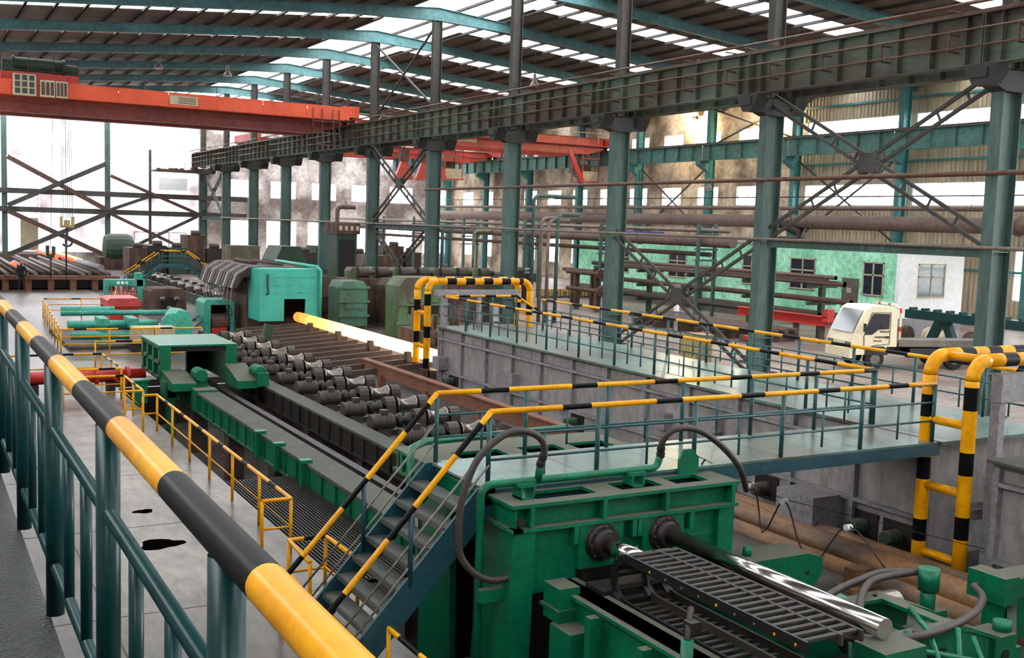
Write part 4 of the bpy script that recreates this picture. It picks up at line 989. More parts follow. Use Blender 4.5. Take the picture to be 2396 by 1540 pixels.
# top plate with openings
m = MB()
holes = [(6.05, 6.85, 10.08, 10.4), (7.2, 7.8, 10.08, 10.4), (8.0, 8.5, 10.08, 10.4), (6.2, 6.9, 12.2, 12.6), (7.2, 7.8, 12.2, 12.6), (8.0, 8.6, 12.2, 12.6)]
us = sorted({gx0, gx1, *[h[0] for h in holes], *[h[1] for h in holes]}); vs_ = sorted({gy0, gy1, *[h[2] for h in holes], *[h[3] for h in holes]})
for a, b in zip(us, us[1:]):
    for c, d in zip(vs_, vs_[1:]):
        if not any(h[0] < (a+b)/2 < h[1] and h[2] < (c+d)/2 < h[3] for h in holes): m.box(a, b, c, d, gz-.04, gz)
m.build('top_plate', 'green', G)
m = MB(); m.box(gx0+.08, gx1-.08, gy0+.14, gy0+.18, 1.52, gz-.04); m.box(gx0+.06, gx0+.1, gy0+.06, gy1, 1.52, gz-.04); m.box(gx1-.1, gx1-.06, gy0+.06, gy1, 1.52, gz-.04); m.box(gx0+.06, gx1-.06, gy1-.1, gy1-.06, 1.52, gz-.04); m.build('top_box', 'green', G)
m = MB(); m.box(gx0+.02, gx1-.02, gy0-.01, gy0+.12, 1.49, 1.53); m.box(gx0, gx0+.14, gy0-.01, gy1, 1.49, 1.53); m.build('lower_flange', 'green', G)
for x in (gx0+.26, 6.86, 7.74, gx1-.1):
    m = MB(); m.box(x-.025, x+.025, gy0, gy0+.14, 1.53, gz-.04); m.build('stiffener', 'green', G)
for y in (10.9, 11.9, 12.9):
    m = MB(); m.box(gx0, gx0+.08, y-.02, y+.02, 1.53, gz-.04); m.build('stiffener', 'green', G)
# front plate and legs
m = MB(); m.box(gx0+.3, 6.55, gy0+.1, gy0+.16, .75, 1.5); m.box(6.55, 7.95, gy0+.1, gy0+.16, 1.42, 1.5); m.box(7.05, 7.45, gy0+.12, gy0+.18, 1.12, 1.45); m.box(7.95, gx1-.1, gy0+.1, gy0+.16, .5, 1.5); m.box(7.95, gx1-.15, gy0+.08, gy0+.1, 1.15, 1.18); m.build('front_plate', 'green', G)
m = MB(); m.prism([(gx0+.05, 1.5), (gx0+.32, 1.5), (gx0+.26, -.9), (gx0-.12, -.9)], 'y', gy0+.02, gy0+.35); m.build('leg', 'green', G)
m = MB(); m.box(gx1-.3, gx1-.06, gy0+.02, gy0+.35, -.9, 1.5); m.build('leg', 'green', G)
m = MB(); m.prism([(gy0+.4, 1.5), (gy0+1.0, 1.5), (gy0+1.15, -1.2), (gy0+.3, -1.2)], 'x', gx0+.12, gx0+.2); m.prism([(11.6, 1.5), (12.4, 1.5), (12.5, -1.2), (11.5, -1.2)], 'x', gx0+.1, gx0+.18); m.build('side_leg', 'green', G)
m = MB(); m.box(gx0+.35, gx1-.3, 12.9, 13.1, -1.2, 1.5); m.box(gx0+1.1, gx0+1.16, gy0+.6, 12.9, -1.2, 1.5); m.build('back_plate', 'blackhole', G)  # near-black colour stands in for the shade in the stand's hollow
m = MB(); m.box(gx0+.12, gx1-.12, gy0+.2, gy1-.12, 1.5, 1.53); m.build('hole_shade_plate', 'blackhole', G)  # added black sheet, stands in for the shade below the top plate holes
m = MB(); m.tube([(gx0+.12, gy0+.01, 1.62), (gx0+.12, gy0-.005, 1.62)], .05, 14); m.build('bolt_hole', 'blackhole', G)
m = MB(); m.box(5.35, 6.0, 10.02, 10.12, .72, .86); m.build('pipe_bracket', 'green', G)
for x, yl in ((6.83, 9.15), (7.71, 6.6)):
    m = MB(); m.lathe((x, gy0+.1, 1.27), (0,-1,0), [(0,.22),(.1,.22),(.1,.2),(.16,.2),(.16,.16),(.24,.15),(.24,.125)], 24); fl = m.build('flange', 'darksteel', G)
    for j in range(8):
        a = j*math.pi/4; m = MB(); m.cyl((x+.185*math.cos(a), gy0, 1.27+.185*math.sin(a)), (x+.185*math.cos(a), gy0-.085, 1.27+.185*math.sin(a)), .018, 6); m.build('bolt', 'cable', fl)
    m = MB(); m.box(x-.3, x+.3, gy0+.02, gy0+.1, .98, 1.5); m.build('flange_seat', 'green', G)
    m = MB(); m.cyl((x, gy0, 1.27), (x, yl, 1.27), .1, 28); m.build('shaft', 'steel', G)
for x in (6.48, 7.28, 7.36, 8.12):
    m = MB(); m.box(x-.03, x+.03, gy0-.0, gy0+.08, 1.28, 1.49); m.build('stiffener', 'greenclean', G)
m = MB(); m.prism([(8.3, 1.8), (8.6, 1.8), (8.6, 2.0), (8.5, 2.12), (8.36, 2.12), (8.3, 2.0)], 'y', 10.42, 10.46); m.build('lug', 'greenclean', G)
# green pipes with brackets on the stand
def phose(name, label, pts, r, mt, cat='hose', n=10, ends=None):
    c = thing(name, label, cat, pts[0])
    P = [Vector(p) for p in pts]; out = []
    for i in range(len(P)-1):                       # Catmull-Rom smoothing
        p0 = P[max(0, i-1)]; p1 = P[i]; p2 = P[i+1]; p3 = P[min(len(P)-1, i+2)]
        for k in range(4):
            t = k/4; out.append(.5*((2*p1) + (p2-p0)*t + (2*p0-5*p1+4*p2-p3)*t*t + (3*p1-p0-3*p2+p3)*t**3))
    out.append(P[-1]); m = MB(); m.tube(out, r, n); m.build('tube', mt, c)
    if ends:
        for e in ends:
            a, b = (out[0], out[1]) if e == 0 else (out[-1], out[-2])
            d = (b-a).normalized(); m = MB(); m.lathe(a-d*.04, d, [(0, r*1.25), (.05, r*1.35), (.08, r*1.1), (.1, r*1.3), (.15, r*1.2)], n); m.build('fitting', 'darksteel', c)
    return c
P = thing('hydraulic_pipe', 'green hydraulic pipe along the front top of the green stand', 'pipe', (6, 10.2, 1.9))
m = MB(); m.tube([(5.42, 10.22, -.9), (5.42, 10.22, 1.8)] + [tuple(p) for p in arc((5.55, 10.22, 1.85), (-1,0,0), (0,0,1), .13, 0, 90, 4)] + [(7.68, 10.22, 1.98)] + [tuple(p) for p in arc((7.72, 10.22, 2.08), (0,0,-1), (1,0,0), .1, 0, 80, 4)] + [(7.83, 10.2, 2.16)], .045, 10); m.build('pipe', 'greenclean', P)
m = MB(); m.tube([(6.13, 10.2, 1.98), (6.13, 10.15, 2.2)], .045, 10); m.build('branch', 'greenclean', P)
for x in (5.95, 7.45):
    m = MB(); m.box(x-.09, x+.09, 10.1, 10.3, gz, gz+.02); m.box(x-.09, x-.07, 10.1, 10.3, gz, gz+.14); m.box(x+.07, x+.09, 10.1, 10.3, gz, gz+.14); m.box(x-.12, x+.12, 10.12, 10.3, gz+.13, gz+.17); m.build('saddle', 'greenclean', P)
P = thing('hydraulic_pipe', 'green hydraulic pipe looping behind the walkway railing', 'pipe', (5.6, 12.2, 1.9))
m = MB(); m.tube([(5.45, 12.1, .6), (5.45, 12.2, 1.85), (5.55, 12.35, 1.97), (5.8, 12.5, 2.0), (8.1, 12.7, 2.0)], .05, 10); m.build('pipe', 'greenclean', P)
phose('rubber_hose', 'thick grey hose looping over the left side of the green stand', [(6.13, 10.15, 2.19), (6.14, 10.1, 2.36), (6.07, 10.1, 2.49), (5.86, 10.1, 2.58), (5.62, 10.1, 2.55), (5.36, 10.1, 2.37), (5.22, 10.1, 2.15), (5.12, 10.1, 1.83), (5.1, 10.1, 1.55), (5.13, 10.1, 1.26), (5.3, 10.05, 1.05), (5.52, 10.0, .97), (5.8, 9.98, 1.02)], .04, 'hose', ends=(0,))
phose('rubber_hose', 'thick grey hose arching from the green pipe to the right', [(7.83, 10.2, 2.15), (7.81, 10.15, 2.31), (7.89, 10.1, 2.44), (8.08, 10.1, 2.47), (8.35, 10.1, 2.41), (8.69, 10.1, 2.2), (8.99, 10.1, 1.91), (9.3, 10.3, 1.55)], .04, 'hose', ends=(0,))
# thin cables with white clips
phose('festoon_cable', 'thin dark cable festooned on white clips along the housing', [(8.6, 10.3, 2.0), (9.0, 10.9, 1.75), (10.0, 12.3, 1.4), (11.2, 12.31, 1.0), (11.2, 12.0, .32), (11.2, 11.58, .92), (11.2, 11.22, .35), (11.2, 10.88, .2), (11.2, 10.33, .86), (11.3, 9.73, .42)], .012, 'cable', 'cable', 6)
for i, p in enumerate(((9.2, 11.0, 1.68), (11.2, 12.31, .97), (11.2, 11.58, .9), (11.2, 10.33, .84))):
    m = MB(); m.lathe(Vector(p)-Vector((.05,0,0)), (1,0,0), [(0,.03),(0,.045),(.04,.045),(.045,.03),(.055,.03),(.06,.045),(.1,.045)], 12); tag(m.build('cable_clip', 'white'), ['white cable clip beside the green stand', 'white cable clip near the grey box', 'white cable clip in the middle of the festoon', 'white cable clip farthest right'][i], 'clip', 'white cable clips')
m = MB(); m.tube([(8.5, 10.35, 2.05), (11.2, 11.6, .93), (13.0, 9.5, .55)], .006, 4); tag(m.build('guide_wire', 'cable'), 'thin taut wire carrying the white clips', 'wire')

# --- carriage bed in front of the stand
CB = thing('carriage_bed', 'dark green carriage bed in front of the chrome shafts', 'machine', (7, 8, 0))
m = MB(); m.box(6.2, 6.42, 4.5, 9.9, .25, .9); m.box(6.12, 6.5, 4.5, 9.9, .86, .9); m.build('side_beam', 'green', CB)
m = MB(); m.box(6.0, 6.2, 4.5, 9.3, -.9, .25); m.build('side_beam', 'green', CB)
m = MB(); m.box(8.05, 8.3, 8.3, 9.9, .1, .95); m.box(8.0, 8.36, 8.3, 9.8, .93, .97); m.build('side_beam', 'green', CB)
m = MB(); m.box(6.42, 8.05, 4.5, 9.9, -.3, -.2); m.build('bed_plate', 'blackhole', CB)
m = MB(); m.box(6.42, 7.6, 9.25, 9.6, .55, .95); m.build('cross_block', 'darksteel', CB)
for y in (8.9, 8.0, 7.1, 6.2):
    m = MB(); m.box(6.0, 6.12, y-.05, y+.05, -.9, .85); m.build('rib', 'green', CB)
m = MB(); m.box(5.98, 6.24, 9.42, 9.75, .6, .98); m.box(5.95, 6.26, 9.4, 9.78, .72, .75); m.build('end_block', 'green', CB)
m = MB(); m.box(5.92, 6.2, 9.1, 9.5, -.9, .6); m.box(5.86, 6.25, 9.02, 9.56, .02, .08); m.build('gusset', 'green', CB)
m = MB(); m.tube([(6.12, 7.45, .2), (6.12, 7.45, 1.12)], .06, 14); m.build('socket', 'greenclean', CB)
m = MB(); m.tube([(6.12, 7.45, 1.1), (6.35, 7.7, 1.3)], .035, 8); m.box(6.2, 6.32, 7.5, 7.62, 1.12, 1.24); m.build('clamp', 'darksteel', CB)
# flexible cable chain
CH = thing('cable_chain', 'flexible steel cable chain folded in front of the left shaft', 'cable chain', (6.9, 8, 1.2))
cx0, cx1 = 6.55, 7.2
ctop, cbot, yb0, yb1, ye = 1.36, .86, 9.0, 6.4, 6.0
def cpos(s):                                         # s: distance along the fold, from the near upper end
    Lt = yb0-yb1
    if s < Lt: return (yb1+s, ctop), (1, 0)
    R = (ctop-cbot)/2; a = (s-Lt)/R
    if a < math.pi: return (yb0+R*math.sin(a), (ctop+cbot)/2+R*math.cos(a)), (math.cos(a), -math.sin(a))
    return (yb0-(a-math.pi)*R, cbot), (-1, 0)
tot = (yb0-yb1) + math.pi*.25 + (yb0-4.8); n = 60
for x in (cx0, (cx0+cx1)/2+.08, cx1):
    m = MB(); pts = [cpos(tot*i/(n*1.0)) for i in range(n+1)]
    for i in range(n):
        (a, da), (b, db) = pts[i], pts[i+1]; m.bar((x, a[0], a[1]), (x, b[0], b[1]), .03, .1, up=(0,-da[1],1) if abs(da[0]) > .3 else (0,1,0))
    m.build('side_chain', 'chainside' if x == cx0 else 'chain', CH)
for i in range(n):
    (a, da) = cpos(tot*(i+.5)/n); m = MB(); m.bar((cx0+.015, a[0], a[1]+.035*da[0]), (cx1-.015, a[0], a[1]+.035*da[0]), .05, .025); m.build('slat', 'chain', CH)
for i in range(9):
    m = MB(); yy = 8.6-.26*i; m.cyl((cx0-.022, yy, ctop-.01), (cx0-.014, yy, ctop-.01), .014, 8); m.build('rivet', 'yellow' if i in (0, 4, 7, 8) else 'rimgrey', CH)
# carriage with hoses, lower right
CG = thing('hose_carriage', 'green carriage frame with thick hoses at the lower right', 'machine', (9, 7.6, .5))
m = MB(); m.prism([(8.1, .86), (9.3, .86), (9.75, .7), (9.75, .2), (8.1, .2)], 'y', 7.0, 7.06); m.prism([(8.1, .86), (9.3, .86), (9.75, .7), (9.75, .2), (8.1, .2)], 'y', 8.05, 8.11); m.each('side_plate', 'green', CG)
m = MB(); m.box(8.05, 9.35, 6.98, 7.2, .86, .9); m.box(8.05, 9.35, 7.95, 8.13, .86, .9); m.box(8.05, 8.2, 7.2, 7.95, .86, .9); m.box(9.2, 9.35, 7.2, 7.95, .86, .9); m.prism([(9.35, .9), (9.9, .7), (9.9, .66), (9.35, .86)], 'y', 6.98, 7.3); m.prism([(9.35, .9), (9.9, .7), (9.9, .66), (9.35, .86)], 'y', 7.8, 8.13); m.build('top_plate', 'green', CG)
m = MB(); m.box(8.1, 9.7, 7.06, 8.05, .2, .3); m.build('inner_floor', 'blackhole', CG)
for x in (8.5, 8.9): m = MB(); m.lathe((x, 7.3, .62), (0,1,0), [(0,.08),(0,.14),(.45,.14),(.45,.08)], 14); m.build('inner_roller', 'darksteel', CG)
for x in (8.5, 8.95):
    m = MB(); m.box(x-.13, x+.13, 6.99, 7.0, .4, .72); m.build('cutout', 'blackhole', CG)
for x, y in ((9.0, 6.75), (8.45, 6.9), (8.0, 7.2)):
    m = MB(); m.tube([(x-.35, y-.35, .2), (x+.1, y+.15, .95)], .035, 10); m.build('hand_bar', 'greenclean', CG)
m = MB(); m.tube([(7.9, 7.3, .92), (9.0, 6.55, .75)], .035, 10); m.build('hand_bar', 'greenclean', CG)
m = MB(); m.box(10.2, 10.55, 8.15, 8.45, .15, .5); m.box(10.15, 10.45, 7.95, 8.15, .1, .42); m.build('bearing_block', 'green', CG)
m = MB(); m.tube([(10.38, 8.3, .4), (10.38, 8.3, .78)], .09, 16); m.tube([(10.38, 8.3, .72), (10.38, 8.3, .98)], .125, 16); m.build('cylinder', 'greenclean', CG)
m = MB(); m.box(10.0, 10.35, 7.1, 7.45, .2, .62); m.build('bearing_block', 'green', CG)
m = MB(); m.cyl((10.17, 7.1, .42), (10.17, 7.085, .42), .06, 14); m.build('pin_hole', 'blackhole', CG)
m = MB(); m.prism([(7.2, .4), (9.2, .4), (9.2, .1), (7.2, .1)], 'x', 9.75, 10.6); m.build('base_beam', 'green', CG)
m = MB(); m.lathe((9.6, 6.6, .1), (0,1,0), [(0,.1),(0,.3),(.3,.34),(.3,.2)], 18); m.build('hub', 'motor', CG)
m = MB(); m.prism([(9.0, .05), (9.5, .55), (9.75, .05)], 'y', 6.5, 6.6); m.build('gusset', 'greenclean', CG)
m = MB(); m.box(9.35, 9.75, 7.3, 7.8, .3, .62); m.build('guide_block', 'green', CG)
m = MB(); m.tube([(9.95, 7.0, .3), (10.6, 6.3, .3)], .12, 14); m.build('drive_shaft', 'motor', CG)
m = MB(); m.tube([(10.3, 7.25, .62), (10.3, 7.25, .72)], .1, 14); m.build('grease_cap', 'greenclean', CG)
for y in (7.0, 8.1):
    for x in (8.2, 8.7, 9.2): m = MB(); m.cyl((x, y+(.08 if y < 8 else -.06), .9), (x, y+(.08 if y < 8 else -.06), .925), .025, 6); m.build('bolt', 'darksteel', CG)
m = MB(); m.tube([(8.35, 6.2, .35), (8.75, 6.95, .95), (9.0, 7.4, 1.0)], .03, 8); m.build('hand_bar', 'greenclean', CG)
m = MB(); m.tube([(8.75, 6.0, .35), (9.15, 6.75, .9)], .03, 8); m.build('hand_bar', 'greenclean', CG)
RF = thing('strut_machine', 'green arm with struts at the lower right edge', 'machine', (11.4, 7.9, .5))
m = MB(); m.box(10.85, 13.0, 7.65, 8.0, .72, .95); m.box(10.8, 11.05, 7.6, 8.1, .68, 1.0); m.build('arm', 'green', RF)
for a, b in (((11.2, 7.8, .72), (10.6, 7.3, 0)), ((11.9, 7.8, .72), (11.2, 7.2, 0)), ((12.4, 7.8, .72), (12.6, 7.8, 0))):
    m = MB(); m.bar(a, b, .1, .14); m.build('strut', 'dgreen', RF)
m = MB(); m.box(10.9, 11.4, 7.7, 7.95, .2, .72); m.build('web_plate', 'green', RF)
m = MB(); m.lathe((9.95, 8.75, .42), (1,0,0), [(0,.03),(.02,.1),(.06,.15),(.12,.17),(.4,.17)], 24); tag(m.build('guide_roller', 'roller'), 'shiny steel roller beside the brown pipes at lower right', 'roller')
phose('rubber_hose', 'thick brown hose rising from the chain towards the pipe guard', [(7.0, 6.75, 1.3), (7.3, 7.3, 1.2), (7.77, 7.97, .98), (8.25, 8.03, .95), (8.86, 8.26, .95), (9.36, 8.43, .93), (9.84, 8.54, .93), (10.26, 8.5, .9)], .042, 'hose')
phose('rubber_hose', 'long thick brown hose sweeping across the bottom right', [(7.0, 6.65, 1.34), (7.3, 7.3, 1.1), (7.56, 7.62, .98), (7.75, 7.24, .98), (8.07, 7.0, .97), (8.53, 6.88, .97), (9.22, 6.99, .95), (9.87, 7.24, .92), (10.33, 7.54, .9), (10.56, 7.82, .88), (10.7, 7.9, .85)], .042, 'hose')
phose('rubber_hose', 'thick brown hose bending down onto the carriage frame', [(8.08, 7.26, .9), (8.5, 7.62, .95), (8.9, 7.95, 1.0), (9.33, 8.21, 1.0), (9.8, 8.32, .97), (10.36, 8.44, .9)], .042, 'hose')
m = MB(); m.box(7.45, 7.98, 6.35, 6.72, .7, 1.16); m.build('shaft_clamp', 'green', CG)
# bracket blocks right of the stand
BR = thing('bolted_bracket', 'green bolted bracket right of the chrome shaft', 'bracket', (9.6, 10, .5))
m = MB(); m.prism([(8.9, .45), (8.9, .8), (9.9, .8), (10.15, .72), (10.15, .5), (9.8, .15), (9.55, .15), (9.55, .5), (9.1, .5)], 'y', 9.75, 10.25); m.build('arm', 'green', BR)
m = MB(); m.cyl((9.1, 10.0, .8), (9.1, 10.0, .92), .06, 6); m.build('bolt', 'greenclean', BR)
m = MB(); m.cyl((9.9, 9.745, .55), (9.9, 9.755, .55), .035, 10); m.build('bolt_hole', 'blackhole', BR)
m = MB(); m.box(8.75, 9.2, 8.3, 9.75, .5, .72); m.build('slide_rail', 'green', BR)
for y in (9.2, 8.9, 8.6): m = MB(); m.cyl((9.0, y, .72), (9.0, y, .77), .03, 6); m.build('bolt', 'darksteel', BR)
m = MB(); m.lathe((9.05, 8.42, .72), (0,-.2,1), [(0,.12),(.02,.14),(.05,.14),(.07,.1)], 18); m.build('eye_cap', 'greenclean', BR)

# --- ochre trough pipes along the foot of the housing
for i, (x, z, r) in enumerate(((12.3, .05, .22), (11.75, -.02, .17), (12.75, .1, .12))):
    m = MB(); m.tube([(x, 4, z), (x, 22, z)], r, 12); tag(m.build('wet_pipe', 'ochre'), ['thick', 'middle', 'thin'][i]+' ochre stained pipe along the foot of the grey housing', 'pipe')
for i, y in enumerate((10.2, 14.6)):
    m = MB(); m.box(11.15, 11.5, y-.1, y+.1, 0, .3); m.box(11.05, 11.6, y-.16, y+.16, 0, .06); tag(m.build('pipe_support', 'ochre'), ['near', 'far'][i]+' ochre support block of the stained pipes', 'support')

# --- pusher beams in the pit
for i, (x0, x1, lab) in enumerate(((6.22, 6.78, 'left green pusher beam running away over the pit'), (8.1, 8.55, 'right green pusher beam running away over the pit'))):
    c = thing('pusher_beam', lab, 'beam', (x0, 22, 0))
    m = MB(); m.box(x0, x1, 13.2, 31.5, .34, .4); m.build('top_plate', 'deckdirt', c)
    m = MB(); m.box(x0+.04, x0+.08, 13.2, 31.5, -.08, .34); m.box(x0, x1, 13.2, 31.5, -.12, -.08); m.build('web', 'green' if i == 0 else 'darksteel', c)  # right beam's web and stiffeners darkened: pit shade put into the colour
    m = MB(); m.box(x0-.0, x0+.04, 13.5, 13.53, -.08, .34); s0 = m.build('stiffener', 'green' if i == 0 else 'darksteel', c)
    for j in range(1, 26): inst(s0, (0, .7*j, 0))
    for y in (14, 17.5, 21, 24.5, 28):
        m = MB(); m.box(x0+.1, x1-.1, y-.2, y+.2, -1.3, -.12); m.build('pier', 'floordark', c)
    if i == 0:
        for y in (18.6, 20.2, 21.5): m = MB(); m.box(x0-.08, x0, y-.06, y+.06, -.1, .45); m.box(x0-.1, x0+.12, y-.09, y+.09, .4, .46); m.build('clamp', 'greenclean', c)
m = MB(); m.box(7.15, 7.3, 13.2, 31, .1, .24); m.box(7.1, 7.35, 13.2, 31, .05, .1); tag(m.build('pusher_rack', 'darksteel'), 'dark toothed rail between the two pusher beams', 'rail')
m = MB(); m.box(7.6, 7.7, 13.2, 31, -.1, .0); tag(m.build('guide_rail', 'rust'), 'thin rusty rail beside the dark toothed rail', 'rail')
m = MB()
for i in range(22): m.box(5.0+.058*i, 5.022+.058*i, 13.3, 19.4, -.06, -.01)
for y in (13.3, 15.3, 17.3, 19.3): m.box(5.0, 6.25, y, y+.05, -.08, -.03)
o = m.build('floor_grating', 'darksteel'); tag(o, 'dark bar grating beside the yellow railing', 'grating')
# --- green gantry
GT = thing('green_gantry', 'green portal gantry straddling the pusher beams', 'machine', (6.8, 30, 0))
m = MB(); m.box(5.68, 7.72, 28.9, 31.5, 1.33, 1.38); m.build('top_plate', 'greenclean', GT)
m = MB()
for z0, z1 in ((.45,.52),(.86,.94),(1.26,1.33)): m.box(5.7, 5.95, 28.95, 31.45, z0, z1)
for y in (28.95, 29.75, 30.55, 31.25): m.box(5.7, 5.95, y, y+.2, .45, 1.33)
m.build('side_frame', 'green', GT)
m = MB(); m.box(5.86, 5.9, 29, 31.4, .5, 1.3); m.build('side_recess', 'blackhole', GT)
m = MB(); m.box(5.7, 5.98, 28.9, 28.96, .4, 1.33); m.build('leg', 'green', GT)
m = MB(); m.box(7.42, 7.72, 28.9, 31.4, .4, 1.33); m.build('leg', 'green', GT)
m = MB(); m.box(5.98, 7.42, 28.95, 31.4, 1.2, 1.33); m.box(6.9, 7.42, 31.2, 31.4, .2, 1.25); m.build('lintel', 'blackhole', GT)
m = MB(); m.prism([(27.6, .55), (28.9, .72), (28.9, .3), (27.6, .35)], 'x', 5.75, 6.35); m.box(5.7, 6.5, 28.2, 28.9, .1, .5); m.build('bracket', 'green', GT)
m = MB(); m.prism([(27.6, .55), (28.9, .85), (28.9, .3), (27.6, .35)], 'x', 7.4, 7.95); m.box(7.9, 8.2, 27.5, 28.6, .4, .75); m.build('bracket', 'green', GT)
motor(GT, (6.5, 28.3, .72), (0,-1,0), .17, .6, 'greenclean'); motor(GT, (8.0, 28.2, .76), (0,-1,0), .17, .6, 'greenclean')
m = MB(); m.box(6.4, 6.7, 27.9, 28.4, .35, .6); m.box(6.2, 6.75, 27.0, 27.5, -.1, .45); m.each('gearbox', 'green', GT)
m = MB(); m.box(5.75, 5.95, 28.2, 28.4, -.9, .45); m.build('foot', 'green', GT)
m = MB(); m.box(4.95, 5.25, 28.2, 28.5, 0, .55); m.box(4.9, 5.3, 28.15, 28.55, .55, .6); tag(m.build('small_pedestal', 'greenclean'), 'small green pedestal beside the gantry', 'pedestal')

# --- roller table with motors
RXC = 10.15
RT = thing('roller_table_bed', 'green base frame under the row of hourglass rollers', 'frame', (RXC, 28, 0))
m = MB(); m.box(9.75, 9.85, 18.6, 39.6, .1, .3); m.box(10.55, 10.65, 18.6, 39.6, .1, .3); m.build('side_rail', 'dgreen', RT)
for i in range(13): m = MB(); m.box(8.95, 10.6, 18.9+1.68*i, 19.1+1.68*i, 0, .12); m.build('cross_bar', 'dgreen', RT)
def roller(t, x, y, z, ax=(1,0,0), R=.22, L=.5):
    m = MB(); a = Vector(ax)
    prof = [(-L/2, R*.5), (-L/2, R)] + [(-L/2+L*i/8, R*(1-.38*math.sin(math.pi*i/8))) for i in range(1, 8)] + [(L/2, R), (L/2, R*.5)]
    m.lathe((x, y, z), a, prof, 18); return m.build('roller', 'roller', t)
for k in range(12):
    y = 19.75+1.68*k
    u = thing('roller_unit', 'hourglass roller with its motor, %s from the stairs' % ORD[k], 'roller', (RXC, y, 0), 'hourglass rollers of the roller table')
    roller(u, RXC, y, .52)
    for s in (-1, 1):
        m = MB(); m.box(RXC+s*.42-.12, RXC+s*.42+.12, y-.2, y+.2, .3, .55); m.lathe((RXC+s*.42-.12, y, .55), (1,0,0), [(0,.1),(0,.19),(.24,.19),(.24,.1)], 12); m.build('bearing_housing', 'motor', u)
    m = MB(); m.lathe((RXC-.95, y, .5), (1,0,0), [(0,.06),(.05,.16),(.12,.16),(.14,.08),(.24,.08),(.26,.16),(.33,.16),(.4,.06)], 12); m.build('coupling', 'darksteel', u)
    motor(u, (RXC-1.0, y, .48), (-1,0,0), .19, .55)
    m = MB(); m.box(RXC-1.4, RXC-1.1, y-.12, y+.12, .12, .35); m.build('motor_foot', 'motor', u)
    m = MB(); m.box(RXC-1.3, RXC-1.15, y-.09, y+.09, .64, .75); m.build('terminal_box', 'motor', u)
# rusty long side beam
c = thing('side_guard_beam', 'long orange-brown rusty beam between rollers and housing', 'beam', (11.5, 25, 0))
m = MB(); m.bar((11.6, 29.5, .6), (11.6, 18.0, .6), .06, .34); m.box(11.5, 11.72, 18, 29.5, .76, .8); m.build('beam', 'rustbeam', c)
for y in (19, 22, 25, 28): m = MB(); m.box(11.5, 11.66, y-.1, y+.1, 0, .5); m.build('post', 'rustbeam', c)
# transfer skids from furnace line to rollers
c = thing('transfer_skid', 'row of brown skid bars in front of the glowing billet', 'skid', (12, 34, 0))
for i in range(13):
    y = 28.4+1.0*i; m = MB(); m.bar((10.75, y, .5), (13.3, y, .68), .12, .16); m.build('skid_bar', 'brownbar', c)
    if i % 3 == 1: m = MB(); m.prism([(y-.15, .65), (y+.15, .65), (y+.1, .95), (y-.1, .95)], 'x', 12.9, 13.05); m.build('finger', 'brownbar', c)
m = MB(); m.box(12.85, 13.05, 28, 41, .1, .6); m.box(10.8, 11.0, 28, 41, .1, .42); m.box(13.0, 14.2, 28, 41.2, 0, .55); m.build('base_beam', 'brownbar', c)
m = MB(); m.bar((10.6, 36.6, 0), (10.9, 36.6, 1.1), .3, .25, up=(0,1,0)); m.build('stop_arm', 'dgreen', c)
# hot billet
hot = bpy.data.materials.new('glowing_hot_steel'); hot.use_nodes = True
nt = hot.node_tree; b = nt.nodes['Principled BSDF']; b.inputs['Base Color'].default_value = (.2,.05,.01,1)
geo = nt.nodes.new('ShaderNodeNewGeometry'); sx = nt.nodes.new('ShaderNodeSeparateXYZ'); nt.links.new(geo.outputs['Position'], sx.inputs[0])
mr = nt.nodes.new('ShaderNodeMapRange'); mr.inputs[1].default_value = 41.5; mr.inputs[2].default_value = 29.5; nt.links.new(sx.outputs['Y'], mr.inputs[0])
no = nt.nodes.new('ShaderNodeTexNoise'); no.inputs['Scale'].default_value = 2.0; nt.links.new(geo.outputs['Position'], no.inputs['Vector'])
ad = nt.nodes.new('ShaderNodeMath'); ad.operation = 'MULTIPLY_ADD'; ad.inputs[1].default_value = .25; nt.links.new(no.outputs['Fac'], ad.inputs[0]); nt.links.new(mr.outputs[0], ad.inputs[2])
cr = nt.nodes.new('ShaderNodeValToRGB'); e = cr.color_ramp.elements; e[0].color = (1.0,.22,.04,1); e[1].color = (1.0,.80,.48,1); e[0].position = .1; e[1].position = .95
x = e.new(.42); x.color = (1.0,.52,.10,1)
nt.links.new(ad.outputs[0], cr.inputs[0]); nt.links.new(cr.outputs[0], b.inputs['Emission Color'])
mr2 = nt.nodes.new('ShaderNodeMapRange'); mr2.inputs[3].default_value = 1.0; mr2.inputs[4].default_value = 6.0; nt.links.new(ad.outputs[0], mr2.inputs[0]); nt.links.new(mr2.outputs[0], b.inputs['Emission Strength'])
m = MB(); m.cyl((13.55, 27.9, .88), (13.55, 41.6, .88), .2, 24); tag(m.build('hot_billet', hot), 'glowing orange-white steel billet leaving the furnace', 'billet')

# --- furnace
FU = thing('reheating_furnace', 'turquoise furnace end box with a dark door the billet comes out of', 'furnace', (13.1, 43, 0))
fx0, fx1, fy0, fz0, fz1 = 11.9, 14.35, 41.3, .75, 2.76
m = MB(); m.box(fx0, 12.88, fy0, fy0+.1, fz0, fz1); m.box(13.75, fx1, fy0, fy0+.1, fz0, fz1); m.box(12.88, 13.75, fy0, fy0+.1, 1.62, fz1); m.build('front_plate', 'turq', FU)
m = MB(); m.box(fx0+.02, fx1, fy0+.1, fy0+1.6, fz1-.02, fz1+.04); m.box(fx0-.0, fx0+.06, fy0+.1, fy0+1.6, fz0, fz1); m.box(fx1-.05, fx1+.03, fy0-.05, fy0+1.6, fz0, fz1+.05); m.build('shell', 'turq', FU)
m = MB(); m.box(fx0+.1, fx1-.1, fy0+1.5, fy0+1.6, fz0, fz1); m.build('inner_wall', 'blackhole', FU)
